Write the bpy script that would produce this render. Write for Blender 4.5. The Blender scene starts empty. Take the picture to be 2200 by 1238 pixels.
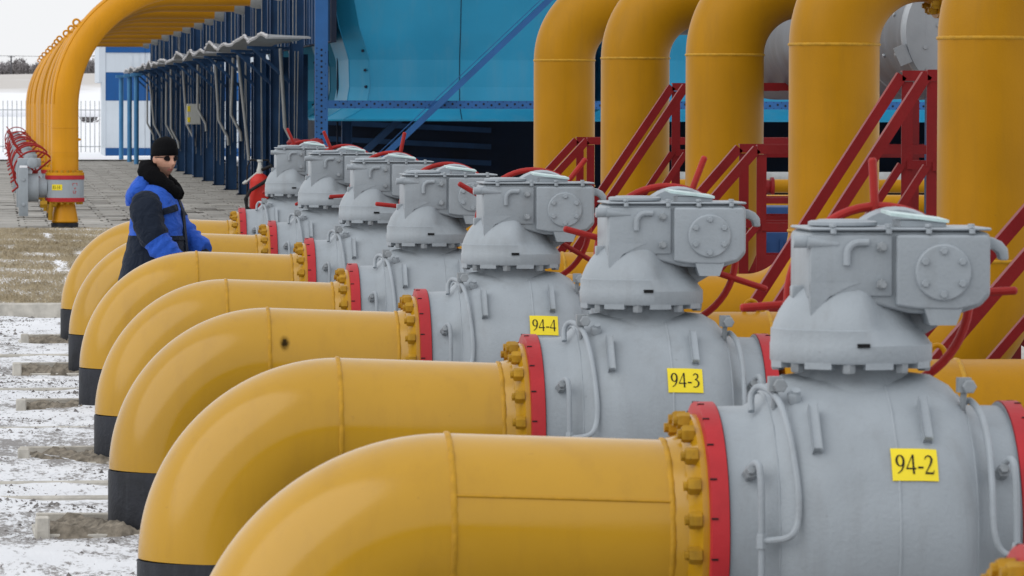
import bpy, bmesh, math, random
import numpy as np
from mathutils import Vector, Matrix
R = math.radians
PI = math.pi
random.seed(7)
rng = np.random.default_rng(11)
scene = bpy.context.scene
col = scene.collection

# ------------------------------------------------------------------ camera, sky, sun, exposure
H_CAM = 2.13
cam_d = bpy.data.cameras.new("camera")
cam = bpy.data.objects.new("camera", cam_d)
col.objects.link(cam)
cam.location = (0, 0, H_CAM)
cam.rotation_euler = (R(90 - 2.05), R(-0.15), R(-5.75))
cam_d.sensor_width = 36.0
cam_d.lens = 36.0 * 11000 / 2200
cam_d.clip_start = 0.5
cam_d.clip_end = 6000
cam_d.dof.use_dof = True
cam_d.dof.focus_distance = 35.0
cam_d.dof.aperture_fstop = 19.0
K = 11000 / 8500          # depth scale of the layout along Y
scene.camera = cam

SUN_EL, SUN_AZ = R(40), R(-62)          # soft light from the upper left, on the camera's side
world = bpy.data.worlds.new("World")
scene.world = world
world.use_nodes = True
wn, wl = world.node_tree.nodes, world.node_tree.links
wn.clear()
w_out = wn.new("ShaderNodeOutputWorld")
w_bg = wn.new("ShaderNodeBackground")
w_sky = wn.new("ShaderNodeTexSky")
w_sky.sky_type = 'NISHITA'
w_sky.sun_disc = False
w_sky.sun_elevation = SUN_EL
w_sky.sun_rotation = R(180) + SUN_AZ
w_sky.air_density = 1.0
w_sky.dust_density = 3.0
w_sky.altitude = 100
w_hsv = wn.new("ShaderNodeHueSaturation")      # an overcast sky: the clouds take the blue out
w_hsv.inputs["Saturation"].default_value = 0.35
w_hsv.inputs["Value"].default_value = 1.0
wl.new(w_sky.outputs[0], w_hsv.inputs["Color"])
w_mix = wn.new("ShaderNodeMix"); w_mix.data_type = 'RGBA'
w_mix.inputs["Factor"].default_value = 0.90
w_tc = wn.new("ShaderNodeTexCoord")                        # the cloud layer in front of it, brighter towards the zenith
w_sep = wn.new("ShaderNodeSeparateXYZ")
wl.new(w_tc.outputs["Generated"], w_sep.inputs[0])
w_mr = wn.new("ShaderNodeMapRange")
w_mr.inputs[1].default_value = 0.0; w_mr.inputs[2].default_value = 1.0
wl.new(w_sep.outputs["Z"], w_mr.inputs[0])
w_cl = wn.new("ShaderNodeMix"); w_cl.data_type = 'RGBA'
w_cl.inputs["A"].default_value = (8.9, 9.0, 9.15, 1)
w_cl.inputs["B"].default_value = (8.7, 8.95, 9.45, 1)
wl.new(w_mr.outputs[0], w_cl.inputs["Factor"])
wl.new(w_cl.outputs["Result"], w_mix.inputs["B"])
wl.new(w_hsv.outputs[0], w_mix.inputs["A"])
wl.new(w_mix.outputs["Result"], w_bg.inputs["Color"])
w_bg.inputs["Strength"].default_value = 0.135
wl.new(w_bg.outputs[0], w_out.inputs["Surface"])

sun_d = bpy.data.lights.new("sun", 'SUN')
sun = bpy.data.objects.new("sun", sun_d)
col.objects.link(sun)
sun_d.energy = 1.45
sun_d.angle = R(62)
sun_d.color = (1.0, 0.965, 0.92)
# the light comes from azimuth SUN_AZ measured from -Y (behind the camera) towards -X
sdir = Vector((math.sin(SUN_AZ) * math.cos(SUN_EL), -math.cos(SUN_AZ) * math.cos(SUN_EL), math.sin(SUN_EL)))
sun.rotation_euler = sdir.to_track_quat('Z', 'Y').to_euler()
sun.location = (-10, -10, 30)

scene.view_settings.view_transform = 'Standard'
scene.view_settings.look = 'None'
scene.view_settings.exposure = -0.28
scene.view_settings.gamma = 1.0
scene.view_settings.use_curve_mapping = False
scene.render.engine = 'CYCLES'
scene.cycles.max_bounces = 6
scene.cycles.use_denoising = True

# ------------------------------------------------------------------ materials
def new_mat(name):
    m = bpy.data.materials.new(name)
    m.use_nodes = True
    n = m.node_tree.nodes
    return m, n, m.node_tree.links, n["Principled BSDF"]

def paint(name, rgb, rough=0.45, var=0.10, scale=3.0, bump=0.15, bscale=60.0, dirt=0.25, dirt_rgb=(0.10, 0.075, 0.05),
          coat=0.0, metallic=0.0, spec=0.22, streak=True, dscale=2.2):
    """Painted metal: slow colour drift, vertical grime streaks, specks, fine orange peel."""
    m, n, l, p = new_mat(name)
    tc = n.new("ShaderNodeTexCoord")
    oi = n.new("ShaderNodeObjectInfo")
    addv = n.new("ShaderNodeVectorMath"); addv.operation = 'ADD'
    sc = n.new("ShaderNodeVectorMath"); sc.operation = 'SCALE'; sc.inputs["Scale"].default_value = 1.0
    l.new(oi.outputs["Location"], sc.inputs[0])
    l.new(tc.outputs["Object"], addv.inputs[0]); l.new(sc.outputs[0], addv.inputs[1])
    n1 = n.new("ShaderNodeTexNoise"); n1.inputs["Scale"].default_value = scale; n1.inputs["Detail"].default_value = 6
    l.new(addv.outputs[0], n1.inputs["Vector"])
    mx = n.new("ShaderNodeMix"); mx.data_type = 'RGBA'
    a = tuple(max(0, c * (1 - var)) for c in rgb) + (1,)
    b = tuple(min(1, c * (1 + var)) for c in rgb) + (1,)
    mx.inputs["A"].default_value = a; mx.inputs["B"].default_value = b
    mr = n.new("ShaderNodeMapRange"); mr.inputs[1].default_value = 0.3; mr.inputs[2].default_value = 0.7
    l.new(n1.outputs["Fac"], mr.inputs[0]); l.new(mr.outputs[0], mx.inputs["Factor"])
    mp = n.new("ShaderNodeMapping")
    mp.inputs["Scale"].default_value = (dscale * 3, dscale * 3, dscale * (0.35 if streak else 2.0))
    l.new(addv.outputs[0], mp.inputs[0])
    n2 = n.new("ShaderNodeTexNoise"); n2.inputs["Scale"].default_value = 1.6; n2.inputs["Detail"].default_value = 8; n2.inputs["Roughness"].default_value = 0.65
    l.new(mp.outputs[0], n2.inputs["Vector"])
    r2 = n.new("ShaderNodeMapRange"); r2.inputs[1].default_value = 0.50; r2.inputs[2].default_value = 0.78; r2.inputs[4].default_value = dirt
    l.new(n2.outputs["Fac"], r2.inputs[0])
    n3 = n.new("ShaderNodeTexNoise"); n3.inputs["Scale"].default_value = 38; n3.inputs["Detail"].default_value = 3
    l.new(addv.outputs[0], n3.inputs["Vector"])
    r3 = n.new("ShaderNodeMapRange"); r3.inputs[1].default_value = 0.70; r3.inputs[2].default_value = 0.80; r3.inputs[4].default_value = dirt * 1.3
    l.new(n3.outputs["Fac"], r3.inputs[0])
    mxm = n.new("ShaderNodeMath"); mxm.operation = 'MAXIMUM'
    l.new(r2.outputs[0], mxm.inputs[0]); l.new(r3.outputs[0], mxm.inputs[1])
    md = n.new("ShaderNodeMix"); md.data_type = 'RGBA'; md.inputs["B"].default_value = dirt_rgb + (1,)
    l.new(mx.outputs["Result"], md.inputs["A"]); l.new(mxm.outputs[0], md.inputs["Factor"])
    hv = n.new("ShaderNodeHueSaturation")
    rv = n.new("ShaderNodeMapRange"); rv.inputs[3].default_value = 0.955; rv.inputs[4].default_value = 1.045
    l.new(oi.outputs["Random"], rv.inputs[0]); l.new(rv.outputs[0], hv.inputs["Value"])
    l.new(md.outputs["Result"], hv.inputs["Color"]); l.new(hv.outputs[0], p.inputs["Base Color"])
    rr = n.new("ShaderNodeMapRange"); rr.inputs[3].default_value = rough - 0.06; rr.inputs[4].default_value = rough + 0.12
    l.new(n1.outputs["Fac"], rr.inputs[0]); l.new(rr.outputs[0], p.inputs["Roughness"])
    nb = n.new("ShaderNodeTexNoise"); nb.inputs["Scale"].default_value = bscale; nb.inputs["Detail"].default_value = 4
    l.new(addv.outputs[0], nb.inputs["Vector"])
    bp = n.new("ShaderNodeBump"); bp.inputs["Strength"].default_value = bump; bp.inputs["Distance"].default_value = 0.006
    l.new(nb.outputs["Fac"], bp.inputs["Height"]); l.new(bp.outputs[0], p.inputs["Normal"])
    p.inputs["Metallic"].default_value = metallic
    p.inputs["Specular IOR Level"].default_value = spec
    if coat: 
        p.inputs["Coat Weight"].default_value = coat; p.inputs["Coat Roughness"].default_value = 0.25
    return m

M = {}
M['yellow'] = paint('yellow pipe paint', (0.455, 0.245, 0.010), rough=0.16, var=0.06, scale=1.6, bump=0.045, bscale=90, dirt=0.22, dirt_rgb=(0.24, 0.115, 0.012), spec=0.5)
M['riser'] = paint('weathered yellow riser paint', (0.39, 0.183, 0.003), rough=0.36, spec=0.14, var=0.09, scale=2.0, bump=0.12, bscale=90, dirt=0.22, dirt_rgb=(0.17, 0.095, 0.02))
M['arch'] = paint('deep yellow arch paint', (0.56, 0.245, 0.005), rough=0.36, var=0.08, scale=1.0, bump=0.05, dirt=0.16, dirt_rgb=(0.22, 0.10, 0.02))
M['bolt'] = paint('yellow bolt paint', (0.37, 0.20, 0.010), rough=0.5, var=0.2, scale=14, bump=0.3, dirt=0.45, dirt_rgb=(0.13, 0.07, 0.015), dscale=9)
M['weld'] = paint('weld bead paint', (0.45, 0.24, 0.015), rough=0.45, var=0.15, scale=25, bump=0.5, bscale=140, dirt=0.28, dirt_rgb=(0.20, 0.10, 0.015), dscale=8)
M['black'] = paint('black bitumen coat', (0.018, 0.020, 0.026), rough=0.55, var=0.4, scale=8, bump=0.6, bscale=50, dirt=0.35, dirt_rgb=(0.06, 0.065, 0.075), dscale=5)
M['grey'] = paint('grey valve enamel', (0.305, 0.340, 0.370), rough=0.40, var=0.07, scale=5, bump=0.30, bscale=75, dirt=0.26, dirt_rgb=(0.15, 0.145, 0.135))
M['grey_dark'] = paint('grey valve fitting enamel', (0.27, 0.295, 0.315), rough=0.5, var=0.12, scale=12, bump=0.3, dirt=0.35, dirt_rgb=(0.10, 0.09, 0.08))
M['red'] = paint('red flange paint', (0.41, 0.024, 0.030), rough=0.45, var=0.12, scale=6, bump=0.2, dirt=0.18, dirt_rgb=(0.14, 0.02, 0.02))
M['red_wheel'] = paint('red handwheel paint', (0.33, 0.018, 0.015), rough=0.42, var=0.15, scale=9, bump=0.25, dirt=0.15, dirt_rgb=(0.10, 0.015, 0.015))
M['red_rail'] = paint('dark red railing paint', (0.19, 0.008, 0.010), rough=0.40, var=0.15, scale=6, bump=0.2, dirt=0.2, dirt_rgb=(0.09, 0.02, 0.02))
M['lid'] = paint('pale turquoise cover', (0.50, 0.64, 0.64), rough=0.35, var=0.10, scale=22, bump=0.3, dirt=0.35, dirt_rgb=(0.16, 0.20, 0.17), streak=False)
M['slot'] = paint('black slot', (0.006, 0.006, 0.007), rough=0.6, dirt=0)
M['tag'] = paint('yellow tag film', (0.80, 0.64, 0.03), rough=0.35, var=0.04, bump=0.02, dirt=0.05)
M['ink'] = paint('black print', (0.012, 0.011, 0.010), rough=0.5, var=0.1, bump=0, dirt=0)
M['red_ink'] = paint('red stencil paint', (0.42, 0.08, 0.08), rough=0.6, var=0.3, scale=30, bump=0, dirt=0.3, dirt_rgb=(0.35, 0.33, 0.33))
M['cyan'] = paint('cyan hood paint', (0.024, 0.255, 0.43), rough=0.36, var=0.12, scale=0.7, bump=0.05, bscale=20, dirt=0.30, dirt_rgb=(0.13, 0.27, 0.36), dscale=0.7)
M['steel_blue'] = paint('blue post paint', (0.022, 0.095, 0.26), rough=0.5, var=0.15, scale=2, bump=0.1, dirt=0.22, dirt_rgb=(0.03, 0.05, 0.09))
M['navy'] = paint('shaded blue column paint', (0.019, 0.058, 0.140), rough=0.5, var=0.25, scale=2, bump=0.1, dirt=0.25, dirt_rgb=(0.03, 0.04, 0.05))  # post's blue darkened; the columns' shade under the canopies is put into the colour
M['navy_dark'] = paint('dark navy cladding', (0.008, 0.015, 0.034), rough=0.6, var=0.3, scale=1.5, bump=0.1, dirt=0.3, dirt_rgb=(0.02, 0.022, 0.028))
M['light_blue'] = paint('light blue post paint', (0.055, 0.20, 0.40), rough=0.5, var=0.1, scale=3, bump=0.1, dirt=0.1)
M['bld_blue'] = paint('blue cladding', (0.012, 0.080, 0.25), rough=0.5, var=0.08, scale=1, bump=0.05, dirt=0.1)
M['bld_white'] = paint('white cladding', (0.52, 0.57, 0.62), rough=0.5, var=0.05, scale=1, bump=0.05, dirt=0.12, dirt_rgb=(0.3, 0.32, 0.33))
M['galv'] = paint('galvanised sheet', (0.30, 0.32, 0.34), rough=0.42, var=0.16, scale=3, bump=0.1, dirt=0.3, dirt_rgb=(0.12, 0.125, 0.13), metallic=0.55)
M['galv_dark'] = paint('shaded duct sheet', (0.13, 0.145, 0.165), rough=0.42, var=0.22, scale=3, bump=0.1, dirt=0.35, dirt_rgb=(0.3, 0.31, 0.32), metallic=0.4)  # galvanised sheet darkened; the drum shell's shading is put into the colour
M['pipe_grey'] = paint('grey drain pipe', (0.30, 0.31, 0.31), rough=0.5, var=0.1, scale=5, bump=0.1, dirt=0.3)
M['canopy'] = paint('weathered canopy sheet', (0.26, 0.27, 0.28), rough=0.6, var=0.2, scale=3, bump=0.3, dirt=0.4, dirt_rgb=(0.08, 0.08, 0.08))
M['box_white'] = paint('off white box enamel', (0.50, 0.52, 0.50), rough=0.45, var=0.05, bump=0.05, dirt=0.12)
M['ext_red'] = paint('red extinguisher enamel', (0.50, 0.025, 0.018), rough=0.35, var=0.1, bump=0.05, dirt=0.12)
M['rubber'] = paint('black rubber', (0.015, 0.015, 0.016), rough=0.7, var=0.3, bump=0.2, dirt=0.2, dirt_rgb=(0.06, 0.055, 0.05))
M['machine_blue'] = paint('blue machine enamel', (0.012, 0.045, 0.14), rough=0.45, var=0.15, bump=0.1, dirt=0.2, dirt_rgb=(0.02, 0.03, 0.05))
M['fence'] = paint('pale fence paint', (0.42, 0.44, 0.45), rough=0.6, var=0.1, bump=0.05, dirt=0.1)
M['timber'] = paint('weathered timber', (0.47, 0.45, 0.405), rough=0.8, var=0.2, scale=9, bump=0.5, bscale=70, dirt=0.4, dirt_rgb=(0.15, 0.13, 0.11), streak=False)
M['hazy_bark'] = paint('haze greyed twigs', (0.25, 0.235, 0.24), rough=0.9, var=0.3, bump=0.2, dirt=0)  # twig colour paled towards grey in place of distance haze
M['pole'] = paint('weathered pole', (0.10, 0.10, 0.11), rough=0.8, var=0.2, bump=0.2, dirt=0)

def cloth(name, rgb, scale=30, bump=0.5, rough=0.8, sheen=0.2, var=0.15, dist=0.012):
    m, n, l, p = new_mat(name)
    tc = n.new("ShaderNodeTexCoord")
    n1 = n.new("ShaderNodeTexNoise"); n1.inputs["Scale"].default_value = 7; n1.inputs["Detail"].default_value = 5
    l.new(tc.outputs["Object"], n1.inputs["Vector"])
    mx = n.new("ShaderNodeMix"); mx.data_type = 'RGBA'
    mx.inputs["A"].default_value = tuple(c * (1 - var) for c in rgb) + (1,)
    mx.inputs["B"].default_value = tuple(min(1, c * (1 + var)) for c in rgb) + (1,)
    l.new(n1.outputs["Fac"], mx.inputs["Factor"]); l.new(mx.outputs["Result"], p.inputs["Base Color"])
    nb = n.new("ShaderNodeTexNoise"); nb.inputs["Scale"].default_value = scale; nb.inputs["Detail"].default_value = 5; nb.inputs["Distortion"].default_value = 0.6
    l.new(tc.outputs["Object"], nb.inputs["Vector"])
    bp = n.new("ShaderNodeBump"); bp.inputs["Strength"].default_value = bump; bp.inputs["Distance"].default_value = dist
    l.new(nb.outputs["Fac"], bp.inputs["Height"]); l.new(bp.outputs[0], p.inputs["Normal"])
    p.inputs["Roughness"].default_value = rough
    p.inputs["Sheen Weight"].default_value = sheen * 0.3
    p.inputs["Specular IOR Level"].default_value = 0.12 if name != 'skin' else 0.35
    return m
M['jacket_blue'] = cloth('blue jacket cloth', (0.024, 0.100, 0.50), scale=11, bump=0.9, rough=0.62, dist=0.045)
M['jacket_navy'] = cloth('navy jacket cloth', (0.010, 0.016, 0.030), scale=11, bump=0.9, rough=0.75, dist=0.04)
M['fur'] = cloth('black fur', (0.004, 0.004, 0.005), scale=90, bump=1.0, rough=0.95, sheen=0.0)
M['knit'] = cloth('black knit', (0.004, 0.004, 0.005), scale=120, bump=0.6, rough=0.95, sheen=0.0)
M['skin'] = cloth('skin', (0.50, 0.27, 0.19), scale=40, bump=0.08, rough=0.5, sheen=0.0, var=0.12)
M['stubble'] = cloth('stubbled skin', (0.30, 0.175, 0.13), scale=120, bump=0.2, rough=0.7, sheen=0.0, var=0.3)
M['lip'] = cloth('lip skin', (0.36, 0.13, 0.11), scale=40, bump=0.05, rough=0.5, sheen=0.0)
M['glove'] = cloth('dark glove', (0.02, 0.02, 0.022), scale=40, bump=0.3)
M['glass'] = paint('dark sunglass lens', (0.006, 0.006, 0.008), rough=0.08, var=0.0, bump=0, dirt=0)

def snow_gravel(name, kind):
    """snow over gravel: patches of wind-blown snow, stony ground showing through."""
    m, n, l, p = new_mat(name)
    ge = n.new("ShaderNodeNewGeometry")
    def noise(scale, detail=6, rough=0.6, vec=(1, 1, 1), off=0.0):
        mp = n.new("ShaderNodeMapping"); mp.inputs["Scale"].default_value = vec; mp.inputs["Location"].default_value = (off, off * 0.7, 0)
        l.new(ge.outputs["Position"], mp.inputs[0])
        t = n.new("ShaderNodeTexNoise"); t.inputs["Scale"].default_value = scale; t.inputs["Detail"].default_value = detail; t.inputs["Roughness"].default_value = rough
        l.new(mp.outputs[0], t.inputs["Vector"]); return t.outputs["Fac"]
    def ramp(sock, a, b, lo=0.0, hi=1.0):
        r_ = n.new("ShaderNodeMapRange"); r_.inputs[1].default_value = a; r_.inputs[2].default_value = b
        r_.inputs[3].default_value = lo; r_.inputs[4].default_value = hi
        l.new(sock, r_.inputs[0]); return r_.outputs[0]
    def math_(op, a, b):
        q = n.new("ShaderNodeMath"); q.operation = op
        for i, s in enumerate((a, b)):
            if isinstance(s, (int, float)): q.inputs[i].default_value = s
            else: l.new(s, q.inputs[i])
        return q.outputs[0]
    def mix(f, a, b):
        q = n.new("ShaderNodeMix"); q.data_type = 'RGBA'
        for nm, s in (("Factor", f), ("A", a), ("B", b)):
            if isinstance(s, (int, float)): q.inputs[nm].default_value = s
            elif isinstance(s, tuple): q.inputs[nm].default_value = s + (1,)
            else: l.new(s, q.inputs[nm])
        return q.outputs["Result"]
    if kind == 'yard':
        big = noise(0.55, 3, 0.5, (0.55, 0.55, 1))
        fine = noise(34, 8, 0.75, (1.0, 0.30, 1), 3.1)
        fine2 = noise(7.5, 5, 0.62, (0.8, 0.28, 1), 7.7)
        sepx = n.new("ShaderNodeSeparateXYZ"); l.new(ge.outputs["Position"], sepx.inputs[0])
        s0 = math_('ADD', math_('MULTIPLY', ramp(big, 0.35, 0.65), 0.16), math_('ADD', math_('MULTIPLY', fine, 0.60), math_('MULTIPLY', fine2, 0.42)))
        s = math_('ADD', s0, ramp(sepx.outputs["X"], 1.0, 2.2, 0.0, 0.35))      # snow left off unseen ground under the valves, added to cut bounce light
        gmask = ramp(s, 0.60, 0.665)
        stone = mix(noise(42, 4, 0.6, (1, 1, 1), 9), (0.12, 0.113, 0.11), (0.42, 0.405, 0.395))
        snow = mix(noise(2.0, 4), (0.66, 0.68, 0.71), (0.80, 0.81, 0.83))
        c = mix(gmask, snow, stone)
        hgt = math_('ADD', math_('MULTIPLY', fine, 0.5), math_('MULTIPLY', gmask, -0.25))
    elif kind == 'grass':
        big = noise(0.55, 4, 0.55, (1.0, 0.10, 1), 2)
        fine = noise(7, 6, 0.65, (0.8, 0.10, 1), 5)
        fine3 = noise(30, 5, 0.7, (1, 0.12, 1), 8)
        sn = ramp(math_('ADD', math_('ADD', math_('MULTIPLY', big, 0.6), math_('MULTIPLY', fine, 0.28)), math_('MULTIPLY', fine3, 0.22)), 0.535, 0.58)
        soil = mix(ramp(noise(38, 5, 0.7, (1, 0.15, 1)), 0.35, 0.65), (0.10, 0.085, 0.06), (0.42, 0.36, 0.26))
        c = mix(sn, soil, (0.82, 0.83, 0.86))
        hgt = fine
    elif kind == 'slab':
        oi = n.new("ShaderNodeObjectInfo")
        base = mix(noise(1.7, 6, 0.6), (0.30, 0.29, 0.265), (0.43, 0.415, 0.385))
        base = mix(ramp(noise(6, 6, 0.7, (1, .4, 1), 4), 0.52, 0.75, 0, 0.55), base, (0.15, 0.14, 0.125))
        base = mix(ramp(noise(0.9, 4, 0.6, (1, .5, 1), 8), 0.55, 0.72, 0, 0.5), base, (0.52, 0.50, 0.47))
        hv = n.new("ShaderNodeHueSaturation")
        l.new(base, hv.inputs["Color"])
        l.new(ramp(oi.outputs["Random"], 0, 1, 0.80, 1.16), hv.inputs["Value"])
        c = hv.outputs[0]
        hgt = noise(25, 4)
    else:   # far field: snow with wind-bared strips of dry grass higher up the slope
        big = noise(0.05, 5, 0.6, (0.5, 0.16, 1), 2)
        sep = n.new("ShaderNodeSeparateXYZ"); l.new(ge.outputs["Position"], sep.inputs[0])
        up = ramp(sep.outputs["Y"], K * 340, K * 560, 0.0, 0.42)
        up2 = ramp(sep.outputs["Y"], K * 150, K * 175, 0.12, 0.0)
        bare = ramp(math_('ADD', math_('ADD', big, up), up2), 0.62, 0.80, 0, 0.62)
        c = mix(bare, (0.84, 0.85, 0.87), (0.36, 0.31, 0.25))
        hgt = noise(3.0, 5)
    l.new(c, p.inputs["Base Color"])
    p.inputs["Roughness"].default_value = 0.85
    p.inputs["Specular IOR Level"].default_value = 0.2
    bp = n.new("ShaderNodeBump"); bp.inputs["Strength"].default_value = 0.5; bp.inputs["Distance"].default_value = 0.03
    l.new(hgt, bp.inputs["Height"]); l.new(bp.outputs[0], p.inputs["Normal"])
    return m
M['yard'] = snow_gravel('snowy gravel yard', 'yard')
M['grass_soil'] = snow_gravel('frosted soil', 'grass')
M['slab'] = snow_gravel('concrete paving slab', 'slab')
M['field'] = snow_gravel('snow field', 'field')
M['joint'] = paint('dark soil joint', (0.055, 0.05, 0.043), rough=0.95, var=0.3, scale=9, bump=0.4, dirt=0.3, streak=False)
M['dry_grass'] = paint('dry grass blade', (0.36, 0.30, 0.20), rough=0.9, var=0.35, scale=14, bump=0, dirt=0.3, dirt_rgb=(0.12, 0.11, 0.06), streak=False)
M['clod'] = paint('frozen brown soil', (0.20, 0.175, 0.14), rough=0.95, var=0.5, scale=22, bump=0.8, dirt=0.5, dirt_rgb=(0.07, 0.06, 0.045), streak=False, dscale=9)
M['stone'] = paint('gravel chip', (0.19, 0.18, 0.175), rough=0.9, var=0.5, scale=3, bump=0.3, dirt=0.2, streak=False)
M['old_snow'] = paint('old grey snow', (0.50, 0.50, 0.51), rough=0.85, var=0.12, scale=6, bump=0.5, dirt=0.3, dirt_rgb=(0.22, 0.21, 0.20), streak=False)
M['snow'] = paint('packed snow', (0.82, 0.83, 0.86), rough=0.85, var=0.03, scale=4, bump=0.5, bscale=25, dirt=0.10, dirt_rgb=(0.45, 0.43, 0.40), streak=False)

# ------------------------------------------------------------------ mesh helpers
def box(bm, x0, x1, y0, y1, z0, z1, mi=0):
    v = [bm.verts.new(p) for p in ((x0, y0, z0), (x1, y0, z0), (x1, y1, z0), (x0, y1, z0), (x0, y0, z1), (x1, y0, z1), (x1, y1, z1), (x0, y1, z1))]
    for f in ((0, 3, 2, 1), (4, 5, 6, 7), (0, 1, 5, 4), (1, 2, 6, 5), (2, 3, 7, 6), (3, 0, 4, 7)):
        bm.faces.new([v[i] for i in f]).material_index = mi
    return v

def frame_for(d):
    d = d.normalized()
    up = Vector((0, 0, 1)) if abs(d.z) < 0.95 else Vector((1, 0, 0))
    u = d.cross(up).normalized()
    return u, u.cross(d).normalized()

def tube(bm, pts, r, n=10, caps=True, mi=0, flat=None, smooth=True):
    """Sweep a circle (or an n-gon / flat bar) along a path with transported frames. r may be a list."""
    pts = [Vector(p) for p in pts]
    rs = r if isinstance(r, (list, tuple)) else [r] * len(pts)
    dirs = []
    for i in range(len(pts)):
        a = pts[max(0, i - 1)]; b = pts[min(len(pts) - 1, i + 1)]
        dirs.append((b - a).normalized())
    u, w = frame_for(dirs[0])
    rings = []
    for i, p in enumerate(pts):
        if i:
            q = dirs[i - 1].rotation_difference(dirs[i])
            u = q @ u; w = q @ w
        ring = []
        for k in range(n):
            t = 2 * PI * k / n + (PI / 4 if n == 4 else 0)
            ring.append(bm.verts.new(p + u * math.cos(t) * rs[i] + w * math.sin(t) * rs[i]))
        rings.append(ring)
    for a, b in zip(rings, rings[1:]):
        for k in range(n):
            f = bm.faces.new((a[k], a[(k + 1) % n], b[(k + 1) % n], b[k])); f.material_index = mi; f.smooth = smooth and n > 5
    if caps:
        for ring in (list(reversed(rings[0])), rings[-1]):
            f = bm.faces.new(ring); f.material_index = mi
    return rings

def revolve(bm, prof, origin, axis, n=32, mi=0, cap0=True, cap1=True, smooth=True, mids=None):
    """prof: list of (distance along axis, radius)."""
    o = Vector(origin); ax = Vector(axis).normalized()
    u, w = frame_for(ax)
    rings = []
    for s, r in prof:
        rings.append([bm.verts.new(o + ax * s + (u * math.cos(2 * PI * k / n) + w * math.sin(2 * PI * k / n)) * max(r, 1e-5)) for k in range(n)])
    for i, (a, b) in enumerate(zip(rings, rings[1:])):
        for k in range(n):
            f = bm.faces.new((a[k], a[(k + 1) % n], b[(k + 1) % n], b[k])); f.smooth = smooth
            f.material_index = mids[i] if mids else mi
    if cap0: bm.faces.new(list(reversed(rings[0]))).material_index = mids[0] if mids else mi
    if cap1: bm.faces.new(rings[-1]).material_index = mids[-1] if mids else mi
    return rings

def bar(bm, a, b, wdt, hgt, up=(0, 0, 1), mi=0):
    a, b, up = Vector(a), Vector(b), Vector(up)
    d = (b - a).normalized()
    s = d.cross(up)
    if s.length < 1e-4: s = d.cross(Vector((1, 0, 0)))
    s.normalize(); t = s.cross(d).normalized()
    vs = []
    for p in (a, b):
        for i, j in ((-1, -1), (1, -1), (1, 1), (-1, 1)):
            vs.append(bm.verts.new(p + s * i * wdt / 2 + t * j * hgt / 2))
    for f in ((3, 2, 1, 0), (4, 5, 6, 7), (0, 1, 5, 4), (1, 2, 6, 5), (2, 3, 7, 6), (3, 0, 4, 7)):
        bm.faces.new([vs[i] for i in f]).material_index = mi

def angle_iron(bm, a, b, size=0.06, th=0.007, side=(0, 1, 0), up=(0, 0, 1)):
    """An L section: a flat standing face and a ledge."""
    a, b = Vector(a), Vector(b)
    d = (b - a).normalized(); s = Vector(side).normalized()
    t = d.cross(s).normalized()
    if t.dot(Vector(up)) < 0: t = -t
    bar(bm, a, b, th, size, up=t)
    off = t * (size / 2 - th / 2) + s * (size / 2 + th / 2 + 0.0005)
    bar(bm, a + off, b + off, size - 0.001, th, up=t)

def hexnut(bm, p, axis, r, h, mi=0, rot=0.0):
    ax = Vector(axis).normalized(); u, w = frame_for(ax); p = Vector(p)
    rings = []
    for s, rr in ((0, r), (h * 0.82, r), (h, r * 0.86)):
        rings.append([bm.verts.new(p + ax * s + (u * math.cos(rot + PI / 3 * k) + w * math.sin(rot + PI / 3 * k)) * rr) for k in range(6)])
    for a, b in zip(rings, rings[1:]):
        for k in range(6):
            bm.faces.new((a[k], a[(k + 1) % 6], b[(k + 1) % 6], b[k])).material_index = mi
    bm.faces.new(rings[-1]).material_index = mi
    bm.faces.new(list(reversed(rings[0]))).material_index = mi

def prism(bm, poly, y0, y1, mi=0):
    """poly in (x, z), extruded along y."""
    a = [bm.verts.new((x, y0, z)) for x, z in poly]; b = [bm.verts.new((x, y1, z)) for x, z in poly]
    n = len(poly)
    bm.faces.new(a).material_index = mi; bm.faces.new(list(reversed(b))).material_index = mi
    for i in range(n):
        bm.faces.new((a[i], b[i], b[(i + 1) % n], a[(i + 1) % n])).material_index = mi

def bevel_all(bm, w, seg=2, angle=35):
    bmesh.ops.remove_doubles(bm, verts=bm.verts, dist=1e-5)
    bm.normal_update()
    es = [e for e in bm.edges if len(e.link_faces) == 2 and e.calc_face_angle(0) > R(angle)]
    if es:
        bmesh.ops.bevel(bm, geom=es, offset=w, offset_type='OFFSET', segments=seg, affect='EDGES', profile=0.5, clamp_overlap=True)
    for f in bm.faces: f.smooth = True

def mesh_of(bm, name, mats, fix=True, auto=None):
    if fix: bmesh.ops.recalc_face_normals(bm, faces=bm.faces)
    me = bpy.data.meshes.new(name)
    bm.to_mesh(me); bm.free()
    for m in (mats if isinstance(mats, (list, tuple)) else [mats]): me.materials.append(M[m] if isinstance(m, str) else m)
    if auto is not None:
        try: me.set_sharp_from_angle(angle=R(auto))
        except Exception: pass
    return me

def obj(name, me, parent=None, loc=None):
    o = bpy.data.objects.new(name, me)
    col.objects.link(o)
    if parent is not None: o.parent = parent
    if loc is not None: o.location = loc
    return o

def part(name, bm, mats, parent=None, auto=35, **kw):
    return obj(name, mesh_of(bm, name, mats, auto=auto, **kw), parent)

def tag(o, label=None, cat=None, group=None, kind=None):
    if label: o['label'] = label
    if cat: o['category'] = cat
    if group: o['group'] = group
    if kind: o['kind'] = kind
    return o

def thing(name, label, cat, loc=(0, 0, 0), rz=0.0, group=None):
    o = bpy.data.objects.new(name, None)
    col.objects.link(o)
    o.location = loc; o.rotation_euler = (0, 0, rz); o.empty_display_size = 0.2
    return tag(o, label, cat, group)

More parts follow.
